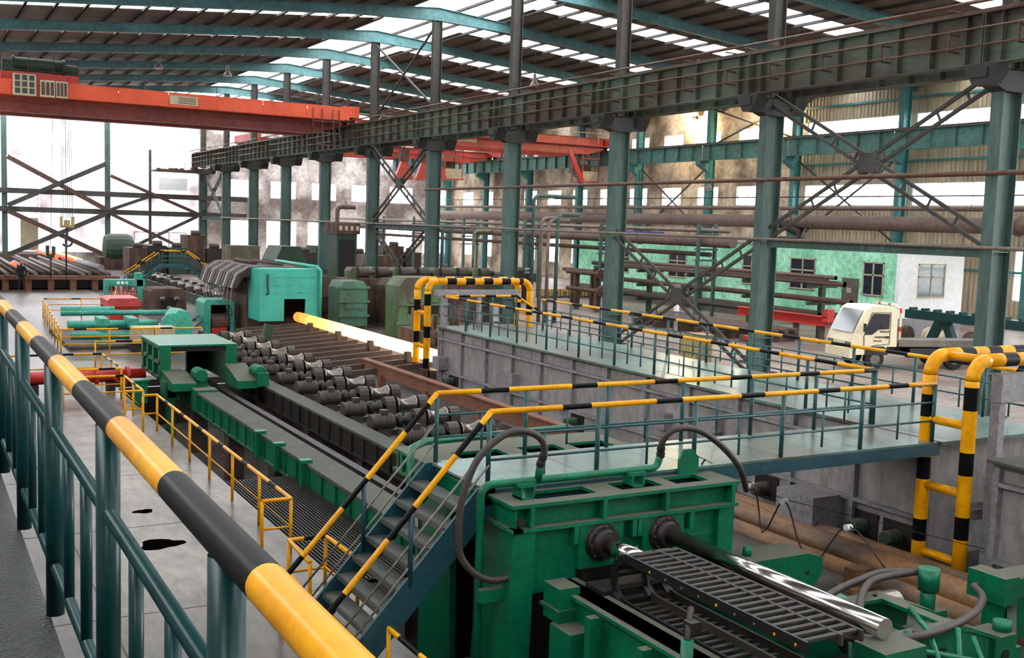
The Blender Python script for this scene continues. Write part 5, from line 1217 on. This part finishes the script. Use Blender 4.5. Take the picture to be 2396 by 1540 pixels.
for r in range(3):
    for q in range(4):
        m = MB(); m.box(12.5+.48*q, 12.68+.48*q, fy0-.03, fy0, 1.85+.3*r, 1.88+.3*r); m.build('anchor_plate', 'aqua', FU)
m = MB(); m.tube([(12.2, fy0-.05, 2.6), (12.2, fy0-.06, 2.1), (12.25, fy0-.05, 1.85), (12.15, fy0-.05, 1.8)], .03, 6); m.build('chain', 'darksteel', FU)
m = MB(); m.tube([(fx1-.02, fy0-.08, .8), (fx1-.02, fy0-.08, 2.75), (fx1-.15, fy0, 2.9), (fx1-.3, fy0+5, 2.92)], .07, 8); m.build('vent_pipe', 'turq', FU)
m = MB(); m.box(fx0-.05, fx1+.3, fy0+1.6, 46.6, 0, 2.4); m.build('body', 'dirt', FU)
m = MB(); m.prism([(fx0-.75, 2.0), (fx0-.55, 2.5), (fx0-.1, 2.8), (fx1+.2, 2.85), (fx1+.3, 2.4), (fx0-.3, 2.4), (fx0-.6, 1.95)], 'y', fy0+1.2, 46.8); m.build('hood', 'dirt', FU)
for i in range(14):
    y = fy0+1.2+.4*i; m = MB(); m.prism([(fx0-.8, 1.98), (fx0-.6, 2.55), (fx0-.1, 2.85), (fx0+.5, 2.88), (fx0+.5, 2.85), (fx0-.1, 2.8), (fx0-.54, 2.48), (fx0-.74, 1.95)], 'y', y, y+.24); m.build('cover_strip', 'brownbar' if i % 3 else 'greyrib', FU)
for i in range(9):
    y = fy0+1.3+.55*i; d = random.uniform(.5, 1.3); m = MB(); m.tube([(fx0-.74, y, 2.0), (fx0-.78, y+.1, 2.0-d*.6), (fx0-.7, y+.15, 2.0-d), (fx0-.74, y+.3, 2.0-d*.8)], .025, 5); m.build('hanging_wire', 'pipegrey', FU)
m = MB(); m.tube([(fx0+.4, fy0+2, 2.95), (fx0+.4, 46.5, 2.95)], .08, 8); m.tube([(fx0+1.2, fy0+1, 2.92), (fx0+1.2, 46.5, 2.92)], .06, 8); m.build('top_pipe', 'rust', FU)
# turquoise arch frame left of the furnace
AR = thing('arch_frame', 'turquoise arch frame with a dark roller inside, left of the furnace', 'machine', (10.9, 44.5, 0))
m = MB(); m.prism([(10.3, 0), (10.3, 1.3), (10.42, 1.42), (11.4, 1.42), (11.52, 1.3), (11.52, 0), (11.36, 0), (11.36, 1.22), (10.58, 1.22), (10.58, 0)], 'y', 43.6, 45.0); m.build('arch', 'aqua', AR)
m = MB(); m.box(10.59, 11.35, 44.6, 44.7, 0, 1.2); m.build('back', 'blackhole', AR)
m = MB(); m.lathe((10.62, 43.9, .5), (1,0,0), [(0,.2),(0,.35),(.7,.35),(.7,.2)], 16); m.build('drum', 'dirt', AR)
m = MB(); m.box(10.6, 11.2, 43.5, 43.9, .05, .3); m.build('red_block', 'redpaint', AR)

# machines right of the furnace
K['aquaold'] = mat('old_aqua_paint', (88, 156, 128), .6, 0, (92, 92, 72), .45, 1.2, dust=.7, stretch=(1.5, 1.5, .5))
def stand(label, x, y, w, d, z, mt, bands=3, win=False):
    c = thing('mill_stand', label, 'machine', (x, y, 0))
    m = MB(); m.prism([(x-w/2, 0), (x+w/2, 0), (x+w/2, z*.86), (x+w*.36, z), (x-w*.36, z), (x-w/2, z*.86)], 'y', y, y+d); m.build('body', mt, c)
    for i in range(bands):
        zz = z*(.25+.3*i); m = MB(); m.box(x-w/2-.08, x+w/2+.08, y-.08, y+.05, zz, zz+.1); m.build('band', mt, c)
    m = MB(); m.box(x-w*.3, x+w*.3, y-.05, y, z*.42, z*.6); m.build('panel', 'blackhole' if win else mt, c)
    m = MB(); m.box(x-w*.55, x+w*.55, y-.1, y+d+.1, 0, .12); m.build('base', 'dirt', c)
    return c
stand('tall old green machine stand right of the furnace', 17.2, 45.0, 1.3, 1.5, 2.1, 'aquaold', 3)
stand('wide olive green machine stand behind the far pipe guard', 18.4, 40.2, 2.2, 1.4, 2.55, 'greenmid', 2, True)
stand('rusty brown machine block beside the furnace', 16.1, 47.5, 2.0, 2.6, 2.2, 'dirt', 2)
stand('rusty brown machine block behind the olive green stand', 20.0, 44.3, 2.4, 2.2, 2.2, 'dirt', 2)
c = thing('rusty_gear_cluster', 'cluster of rusty levers glowing beside the hot billet', 'machine', (16.7, 36, 0))
m = MB(); m.box(15.6, 17.9, 34.0, 36.2, 0, 1.0); m.build('base', 'dirt', c)
for i in range(16):
    x = 15.7+random.random()*2.1; y = 34.1+random.random()*1.8; z = random.uniform(1.2, 1.9); m = MB(); m.bar((x, y, .9), (x+random.uniform(-.3,.3), y+random.uniform(-.2,.2), z), .1, .12); m.build('lever', 'rustbeam' if i % 2 else 'dirt', c)
for i in range(5):
    m = MB(); m.lathe((15.8+.45*i, 34.0, .7), (0,-1,0), [(0,.18),(.1,.18),(.1,.1),(.3,.1)], 12); m.build('roller_end', 'rust', c)
# yellow-green drive train on top behind
c = thing('drive_train', 'row of dusty green gearbox housings behind the furnace', 'machine', (21, 46, 0))
for i in range(7):
    x = 18.0+1.05*i; y = 47+.25*(i % 2); m = MB(); m.prism([(x-.22, 2.1), (x+.22, 2.1), (x+.24, 2.45), (x+.12, 2.62), (x-.12, 2.62), (x-.24, 2.45)], 'y', y, y+.8); m.build('housing', 'greenmid', c)
    m = MB(); m.lathe((x+.1, y-.1, 2.4), (1,0,0), [(0,.15),(0,.26),(.5,.26),(.5,.15),(.8,.12)], 12); m.build('coupling', 'motor', c)
m = MB(); m.box(17.4, 25, 46.8, 48.4, 0, 2.1); m.build('bed', 'dirt', c)
c = thing('control_tower', 'dark tall machine tower behind the furnace between two columns', 'machine', (21.5, 58, 0))
m = MB(); m.box(20.9, 22.1, 57.5, 59, 0, 4.0); m.build('body', 'dgreen', c)
m = MB(); m.box(21.05, 21.95, 57.45, 57.5, 1.0, 3.7); m.build('opening', 'blackhole', c)
m = MB(); m.box(20.8, 22.2, 57.3, 59.2, 4.0, 4.6); m.build('head', 'dirt', c)
for i in range(4): m = MB(); m.box(20.95+.33*i, 21.1+.33*i, 57.2, 57.3, 4.2, 4.45); m.build('cap', 'panelbox', c)
for i, (x, y, w, d, z, mt, lab) in enumerate(((17.0, 62, 1.7, 2, 3.1, 'greenmid', 'pale olive cabinet behind the furnace roof'), (21.0, 66, 2.0, 3, 3.0, 'dgreen', 'dark green rounded machine behind the furnace'), (28.4, 69.5, 2.6, 2.6, 2.4, 'dirt', 'dark machine heap beyond the furnace'))):
    c = thing('far_machine', lab, 'machine', (x, y, 0))
    m = MB(); m.prism([(x-w/2, 0), (x+w/2, 0), (x+w/2, z*.7), (x+w*.3, z), (x-w*.3, z), (x-w/2, z*.7)] if i else [(x-w/2,0),(x+w/2,0),(x+w/2,z),(x-w/2,z)], 'y', y, y+d); m.build('body', mt, c)
    m = MB(); m.box(x-w*.6, x+w*.6, y-.2, y+d+.2, 0, .6); m.build('base', 'dirt', c)
# long dark banks of stock against the end
for i, (x0, x1, y0, y1, z, mt, lab) in enumerate(((27, 40, 88, 91, 2.6, 'dirt', 'long dark bank of machinery under the end windows'), (15, 24, 88, 91, 3.2, 'dirt', 'dark machinery bank behind the stile'), (27.5, 34, 58, 60, 2.0, 'darksteel', 'dark low machine behind the fifth column'))):
    c = thing('machine_bank', lab, 'machine', ((x0+x1)/2, y0, 0))
    nx = int((x1-x0)/1.5)
    for j in range(nx):
        xa = x0+(x1-x0)*j/nx; m = MB(); h = z*random.uniform(.6, 1.0); m.box(xa+.05, xa+(x1-x0)/nx-.05, y0+random.uniform(0,.5), y1, 0, h); m.build('unit', [mt, 'darksteel', 'dgreen'][j % 3], c)
        m = MB(); m.lathe((xa+.4, y0+.6, h+.15), (1,0,0), [(0,.1),(0,.25),(.7,.25),(.7,.1)], 10); m.build('motor', 'motor', c)
# ================================================================== LEFT FLOOR
def yrail(label, pts, h=.82, spacing=1.5, stripe=None, mids=(.5,)):
    return railing(label, pts, h, r=.03, stripe=stripe or (1.2, .35, 0), mids=mids, spacing=spacing, post='yellow', pr=.026, rails='yellow', mr=.02)
yrail('long yellow railing along the left edge of the pit', [(4.45, 24.4, 0), (4.75, 24.4, 0), (4.72, 14.7, 0), (4.3, 14.7, 0)], spacing=1.55)
yrail('small yellow railing box beside the staircase foot', [(4.2, 12.3, -.2), (4.25, 13.3, -.2), (4.75, 13.3, -.2), (4.78, 12.2, -.2)], .85, 1.2)
yrail('short yellow railing at the bottom edge below the staircase', [(4.4, 10.3, -.4), (4.42, 6.5, -.4)], .9, 1.5, (.4, .5, .1))
yrail('yellow railing corner beside the small pedestal', [(3.2, 27.7, 0), (4.6, 27.7, 0), (4.6, 25.2, 0), (4.2, 25.2, 0)], .8, 1.3)
yrail('yellow railing corner left of the gantry', [(2.2, 32.2, 0), (4.75, 32.2, 0), (4.75, 29.0, 0), (3.2, 29.0, 0)], .8, 1.4, (.5, .4, 0))
yrail('yellow railing across the floor behind the gantry', [(5.0, 35.2, 0), (9.2, 35.2, 0)], .8, 1.4, (.6, .5, 0))
yrail('yellow railing around the left red and green machine', [(9.0, 38.4, 0), (4.4, 38.6, 0), (5.2, 52, 0), (8.4, 52, 0)], .85, 1.8, (1.0, .4, 0), mids=(.4, .7))
yrail('far yellow railing beside the cooling bed', [(7.9, 50, 0), (9.6, 60, 0)], .95, 1.2, (1.0, .3, 0), mids=(.3, .5, .7))
# left piercing machine: red box, aqua cylinders, green frame
LM = thing('aqua_cylinder_machine', 'aqua machine with long cylinders on the left floor', 'machine', (6.5, 43, 0))
for y, z, r, x0, x1 in ((41.0, .75, .16, 4.9, 8.0), (43.0, 1.0, .1, 4.9, 8.8), (45.5, .9, .14, 5.2, 7.2), (40.2, .45, .14, 4.9, 7.6)):
    m = MB(); m.tube([(x0, y, z), (x1, y, z)], r, 14); m.build('cylinder', 'aqua', LM)
for x in (6.0, 7.0): m = MB(); m.box(x-.1, x+.1, 40.1, 41.3, 0, 1.0); m.box(x-.16, x+.16, 40.0, 41.3, .8, 1.05); m.build('saddle', 'aqua', LM)
m = MB(); m.prism([(8.3, 0), (9.0, 0), (9.0, .9), (8.85, 1.3), (8.5, 1.35), (8.3, 1.1)], 'y', 39.8, 41.2); m.build('end_yoke', 'aqua', LM)
m = MB(); m.lathe((8.3, 39.75, .85), (0,1,0), [(0,.25),(0,.4),(.2,.4),(.2,.3)], 16); m.build('pulley', 'aqua', LM)
m = MB(); m.box(4.8, 9.2, 39.7, 46, 0, .12); m.build('bed', 'floordark', LM)
for i in range(5):
    m = MB(); m.tube([(9.1, 40.3+.75*i, .3+.2*(i%3)), (10.2, 43.4+.3*i, .35+.2*(i%3))], .06, 8); m.build('guide_tube', 'greyrib', LM)
c = thing('red_drive_box', 'red covered drive box beside the aqua machine', 'machine', (8.2, 49, 0))
m = MB(); m.box(7.35, 8.5, 47.6, 49.4, 0, .85); m.build('body', 'redpaint', c)
m = MB(); m.prism([(7.25, .85), (8.6, .85), (8.6, 1.1), (8.5, 1.2), (7.35, 1.2), (7.25, 1.1)], 'y', 47.5, 49.5); m.build('cover', 'redlite', c)
c = thing('beige_tank', 'pale beige double tank in front of the aqua machine', 'tank', (7.3, 39, 0))
for i in range(2): m = MB(); m.box(6.75+.72*i, 7.44+.72*i, 38.75, 39.5, .3, .85); m.build('tank', 'panelbox', c)
m = MB(); m.box(6.7, 8.2, 38.8, 39.45, 0, .3); m.build('stand', 'darksteel', c)
c = thing('green_head_frame', 'green frame with red valves and lamps left of the stile', 'machine', (10, 58, 0))
m = MB(); m.box(8.6, 10.5, 57, 57.8, 1.1, 1.42); m.box(10.1, 10.4, 57, 57.8, 0, 1.75); m.box(8.6, 8.78, 57, 57.8, 0, 1.1); m.build('frame', 'aqua', c)
for i in range(7):
    m = MB(); m.lathe((8.85+.19*i, 56.9, .35), (0,0,1), [(0,.05),(0,.08),(.35,.08),(.4,.04),(.75,.03)], 10); m.build('valve', 'redpaint' if i % 2 else 'redlite', c)
for i in range(3): m = MB(); m.lathe((9.2+.2*i, 56.95, 1.26), (0,-1,0), [(0,.08),(.05,.07)], 12); m.build('lamp', 'white', c)
m = MB(); m.box(8.5, 10.5, 56.8, 58, 0, .3); m.build('base', 'dirt', c)
c = thing('brown_stand', 'rusty brown block with three shining roller ends', 'machine', (11, 54, 0))
m = MB(); m.prism([(10.1, 0), (11.8, 0), (11.8, 1.05), (11.6, 1.2), (10.3, 1.2), (10.1, 1.05)], 'y', 53.5, 55.5); m.build('body', 'dirt', c)
m = MB(); m.box(10.6, 11.3, 53.46, 53.5, .25, .8); m.build('opening', 'blackhole', c)
for x, z in ((10.65, .7), (11.3, .7), (10.97, .25)): m = MB(); m.lathe((x, 53.45, z), (0,-1,0), [(0,.1),(.06,.14),(.12,.05)], 12); m.build('roller_end', 'roller', c)
# red pipes on the floor beside the pedestal
c = thing('red_pipe_bundle', 'bright red pipe with flanges lying behind the yellow railing', 'pipe', (4, 30.5, 0))
m = MB(); m.tube([(2.2, 30.4, .42), (5.6, 30.4, .42)], .17, 14); m.build('pipe', 'redpaint', c)
for x in (3.2, 4.3, 5.1): m = MB(); m.lathe((x, 30.4, .42), (1,0,0), [(0,.17),(0,.25),(.08,.25),(.08,.17)], 14); m.build('flange', 'redpaint', c)
for x in (2.8, 4.7): m = MB(); m.box(x-.1, x+.1, 30.2, 30.6, 0, .26); m.build('support', 'darksteel', c)
m = MB(); m.box(1.5, 2.0, 35.2, 35.7, 0, .4); m.box(1.45, 2.05, 35.15, 35.75, .4, .48); tag(m.build('black_box', 'plastic'), 'small black box on the shiny floor behind the near railing', 'box')

# --- cooling bed
CBX0, CBX1, CBY0, CBY1, CBZ = 2.0, 11.4, 70.0, 106.0, .85
cb = thing('cooling_bed', 'wide brown cooling bed with tubes lying on it', 'cooling bed', (8, 70, 0))
m = MB(); m.box(CBX0, CBX1, CBY0, CBY0+.25, CBZ-.22, CBZ); m.build('front_beam', 'rustbeam', cb)
for i in range(13):
    y = CBY0+.6+2.8*i; m = MB(); m.box(CBX0, CBX1, y, y+.3, CBZ-.2, CBZ); m.build('bed_bar', 'brownbar', cb)
for i in range(8):
    x = CBX0+.3+1.25*i; m = MB(); m.box(x, x+.35, CBY0+.1, CBY0+.5, 0, CBZ-.22); m.build('leg', 'rustbeam', cb)
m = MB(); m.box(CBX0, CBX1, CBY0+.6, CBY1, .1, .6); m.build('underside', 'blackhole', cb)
random.seed(3)
for i in range(17):
    x = CBX0+.4+.53*i; y0 = CBY0-.6+random.random()*3; y1 = y0+random.uniform(16, 26)
    m = MB(); m.tube([(x, y0, CBZ+.12), (x+random.uniform(-.1,.1), y1, CBZ+.12)], .12, 8); tag(m.build('cooling_tube', 'pipegrey' if i % 3 else 'rust'), 'dull steel tube on the cooling bed, %s from the left' % (ORD+['fourteenth','fifteenth','sixteenth','seventeenth'])[i].replace('nearest','first'), 'tube', 'tubes on the cooling bed')
hr = emis('red_hot_tube', (255, 92, 60), 2.0); hw = emis('orange_hot_tube', (255, 190, 120), 2.5)
for i, (x, y0, y1, mm) in enumerate(((11.0, 84, 99, hw), (10.5, 85, 101, hr), (9.8, 88, 103, hr), (6.0, 76.5, 78.5, hr))):
    m = MB(); m.tube([(x, y0, CBZ+.36), (x, y1, CBZ+.36)], .13, 8); tag(m.build('hot_tube', mm), ['orange glowing tube at the back of the cooling bed', 'red glowing tube beside the orange one', 'red glowing tube farthest left at the back', 'short red glowing tube on the left of the cooling bed'][i], 'tube', 'glowing tubes on the cooling bed')
m = MB(); m.tube([(10.9, 74, 1.15), (10.7, 83, 1.15)], .22, 10); tag(m.build('thick_tube', 'greyrib'), 'thick pale grey tube on the right of the cooling bed', 'tube')
# green dome machine behind
c = thing('dome_machine', 'dark green domed motor behind the cooling bed', 'machine', (15.6, 96, 0))
m = MB(); m.lathe((14.3, 96, 1.7), (1,0,0), [(0,.5),(.1,1.1),(.5,1.3),(1.9,1.3),(2.3,1.1),(2.5,.5)], 18); m.build('dome', 'dgreen', c)
m = MB(); m.box(13.9, 19.5, 95, 97.5, 0, 1.0); m.build('base', 'dirt', c)
m = MB(); m.lathe((17.0, 96, 1.6), (1,0,0), [(0,.3),(0,.6),(1.6,.6),(1.6,.3)], 14); m.build('motor', 'dgreen', c)
railing('thin grey railing above the dome machine', [(17.5, 100, 0), (22, 100, 0)], 3.1, .03, None, (.8,), 1.5, 'uppercol', .03, hand=('uppercol',), rails='uppercol')
# stile over the far roller table
SB = thing('stile_bridge', 'green stile bridge with yellow handrails over the far rollers', 'stairs', (14.5, 69.5, 0))
sy0, sy1 = 69.0, 70.1; zt = 2.45
pts = [(11.6, .1), (13.7, zt-.9), (15.3, zt-.9), (17.4, .1)]
for y in (sy0, sy1):
    for k in range(3):
        a, b = pts[k], pts[k+1]
        m = MB(); m.bar((a[0], y, a[1]), (b[0], y, b[1]), .06, .22); m.build('stringer', 'railteal', SB)
    m = MB(); m.tube([(a[0], y, a[1]+.95) for a in pts], .04, 8, 0, (1.0, .35, 0)); m.build('handrail', ['yellow', 'black'], SB)
    for k in (.35, .65): m = MB(); m.tube([(a[0], y, a[1]+.95*k) for a in pts], .025, 5); m.build('mid_rail', 'railteal', SB)
    for f in range(9):
        x = 11.7+.69*f; z = pts[0][1]+(pts[1][1]-pts[0][1])*min(1, (x-11.6)/2.1) if x < 13.7 else (pts[1][1] if x < 15.3 else pts[1][1]-(pts[1][1]-.1)*(x-15.3)/2.1)
        m = MB(); m.tube([(x, y, z), (x, y, z+.95)], .028, 6); m.build('post', 'railteal', SB)
for i in range(7):
    f = i/7; m = MB(); m.box(11.6+2.1*f, 11.95+2.1*f, sy0, sy1, pts[0][1]+(pts[1][1]-.1)*f, pts[0][1]+(pts[1][1]-.1)*f+.04); m.build('tread', 'stair', SB)
    m = MB(); m.box(17.05-2.1*f, 17.4-2.1*f, sy0, sy1, pts[0][1]+(pts[1][1]-.1)*f, pts[0][1]+(pts[1][1]-.1)*f+.04); m.build('tread', 'stair', SB)
m = MB(); m.box(13.7, 15.3, sy0, sy1, zt-.95, zt-.88); m.build('landing', 'stair', SB)
# far roller table
ft = thing('far_roller_table', 'far brown roller table bed under the stile', 'roller table', (14.3, 65, 0))
m = MB(); m.box(13.5, 13.7, 54, 80, 0, .5); m.box(14.9, 15.1, 54, 80, 0, .5); m.build('side_rail', 'dgreen', ft)
m = MB(); m.box(13.7, 14.9, 54, 80, 0, .15); m.build('bed', 'dirt', ft)
for k in range(11):
    u = thing('roller_unit', 'shiny roller of the far roller table, %s from the furnace' % ORD[k], 'roller', (14.3, 55+2.1*k, 0), 'rollers of the far roller table')
    roller(u, 14.3, 55+2.1*k, .58, R=.28, L=.9)
    for s in (-1, 1): m = MB(); m.box(14.3+s*.6-.12, 14.3+s*.6+.12, 55+2.1*k-.25, 55+2.1*k+.25, .3, .8); m.build('bearing_housing', 'motor', u)

# --- worker at the cooling bed: one skinned body
def person(label, x, y, h=1.75):
    sk = {'pelvis': (0,0,.93), 'chest': (0,.02,1.32), 'neck': (0,0,1.5), 'head': (0,-.03,1.62), 'lhip': (-.1,0,.88), 'lknee': (-.12,-.03,.5), 'lank': (-.13,.02,.08), 'ltoe': (-.14,-.15,.04), 'rhip': (.1,0,.88), 'rknee': (.12,-.03,.5), 'rank': (.13,.02,.08), 'rtoe': (.14,-.15,.04), 'lsh': (-.18,0,1.42), 'lel': (-.25,.02,1.15), 'lwr': (-.22,-.12,.93), 'lha': (-.21,-.16,.86), 'rsh': (.18,0,1.42), 'rel': (.25,.02,1.15), 'rwr': (.22,-.12,.93), 'rha': (.21,-.16,.86)}
    rad = {'pelvis': .15, 'chest': .17, 'neck': .06, 'head': .1, 'lhip': .1, 'rhip': .1, 'lknee': .07, 'rknee': .07, 'lank': .05, 'rank': .05, 'ltoe': .045, 'rtoe': .045, 'lsh': .08, 'rsh': .08, 'lel': .055, 'rel': .055, 'lwr': .04, 'rwr': .04, 'lha': .04, 'rha': .04}
    ed = [('pelvis','chest'),('chest','neck'),('neck','head'),('pelvis','lhip'),('lhip','lknee'),('lknee','lank'),('lank','ltoe'),('pelvis','rhip'),('rhip','rknee'),('rknee','rank'),('rank','rtoe'),('chest','lsh'),('lsh','lel'),('lel','lwr'),('lwr','lha'),('chest','rsh'),('rsh','rel'),('rel','rwr'),('rwr','rha')]
    ks = list(sk); me = bpy.data.meshes.new('person'); me.from_pydata([sk[k] for k in ks], [(ks.index(a), ks.index(b)) for a, b in ed], [])
    root = thing('person', label, 'person', (x, y, 0)); o = bpy.data.objects.new('body', me); COL.objects.link(o); o.parent = root
    me.materials.append(K['darkcloth'])
    md = o.modifiers.new('skin', 'SKIN'); md.use_smooth_shade = True
    for i, k in enumerate(ks): me.skin_vertices[0].data[i].radius = (rad[k], rad[k])
    me.skin_vertices[0].data[0].use_root = True
    sb = o.modifiers.new('sub', 'SUBSURF'); sb.levels = 1; sb.render_levels = 1
    root['_o'] = (0.0,0.0,0.0)
    m = MB(); m.lathe((0, -.02, 1.62), (0,0,1), [(0,.15),(.02,.12),(.08,.11),(.13,.07),(.15,.01)], 14); m.build('helmet', 'orangecone', root)
    m = MB(); m.lathe((0, -.13, 1.6), (0,-1,0), [(-.02,.06),(.0,.05),(.02,.02)], 8); m.build('face', 'skin', root)
    for sx in (-1, 1):
        for f in range(4): m = MB(); m.tube([(sx*.21+.018*(f-1.5), -.16, .86), (sx*.21+.018*(f-1.5), -.18, .78-.01*(f in (0,3)))], .009, 5); m.build('finger', 'skin', root)
        m = MB(); m.tube([(sx*.19, -.17, .88), (sx*.17, -.2, .83)], .011, 5); m.build('thumb', 'skin', root)
    root.rotation_euler = (0, 0, 0)
    return root
person('worker in dark clothes standing in front of the cooling bed', 5.75, 69.0)

# --- puddles on the near floor
def puddle(label, cx, cyy, rx, ry, seed):
    rnd = random.Random(seed); n = 26; pts = []
    for i in range(n):
        a = 2*math.pi*i/n; k = 1+.14*math.sin(3*a+seed)+rnd.uniform(-.09,.09); pts.append((cx+rx*k*math.cos(a), cyy+ry*k*math.sin(a)))
    c = thing('puddle', label, 'puddle', (cx, cyy, 0))
    m = MB(); m.prism(pts, 'z', .0005, .004); m.build('water', 'oil', c)
    m = MB(); m.prism([((x-cx)*1.1+cx, (y-cyy)*1.12+cyy) for x, y in pts], 'z', .0002, .002); m.build('wet_edge', 'wet', c)
puddle('black oily puddle on the floor behind the near handrail', 3.15, 15.9, .3, .26, 2)
puddle('small bright puddle beyond the black one', 3.25, 17.8, .16, .12, 5)
# floor joints
for i, (a, b) in enumerate((((XL, 16.9), (4.5, 16.95)), ((XL, 20.5), (4.6, 20.4)), ((XL, 13.2), (4.6, 13.1)), ((2.0, 10), (2.05, 33)))):
    m = MB(); m.bar((a[0], a[1], .0005), (b[0], b[1], .0005), .02, .004); o = m.build('floor_joint', 'floordark'); tag(o, kind='structure', label=['dark joint across the near floor', 'farther dark joint across the floor', 'nearest dark joint across the floor', 'lengthwise dark joint in the floor'][i])

# ================================================================== NEAR PLATFORM
PZ = 3.28
PF = thing('viewing_platform', 'dark checker plate viewing platform at the lower left', 'platform', (-.5, 5, 0))
m = MB(); m.box(-1.4, .45, -1.5, 24, PZ-.06, PZ); m.build('deck_plate', 'platform', PF)
m = MB(); m.box(.3, .46, -1.5, 24, PZ-.36, PZ-.06); m.build('edge_beam', 'railgreen', PF)
for i, y in enumerate((2, 9, 16, 23)):
    m = MB(); m.box(-.9, -.7, y, y+.2, 0, PZ-.06); m.build('leg', 'railgreen', PF)
NR = thing('near_railing', 'large dark teal railing with a striped yellow and black handrail in the foreground', 'railing', (.469, 3, PZ))
m = MB(); m.tube([(.469, -.4, 4.27), (.469, 24, 4.27)], .034, 24, 0, (.66, .66, .007)); m.build('handrail', ['yellow', 'black'], NR)
m = MB(); m.tube([(.469, -.4, 4.0), (.469, 24, 4.0)], .02, 14); m.build('mid_rail', 'railgreen', NR)
m = MB(); m.tube([(.469, -.4, 3.47), (.469, 24, 3.47)], .02, 14); m.build('low_rail', 'railgreen', NR)
pp = bp = None
for k in range(-1, 18):
    y = 1.81+1.27*k
    if pp is None:
        m = MB(); m.tube([(.469, y, PZ), (.469, y, 4.25)], .033, 20); pp = m.build('post', 'railgreen', NR); y0p = y
    else: inst(pp, (0, y-y0p, 0))
    for d in (.43, .85):
        if bp is None:
            m = MB(); m.tube([(.469, y+d, 3.47), (.469, y+d, 4.0)], .018, 14); bp = m.build('baluster', 'railgreen', NR); y0b = y+d
        else: inst(bp, (0, y+d-y0b, 0))
# cleanup of helper properties
for o in COL.objects:
    if '_o' in o: del o['_o']
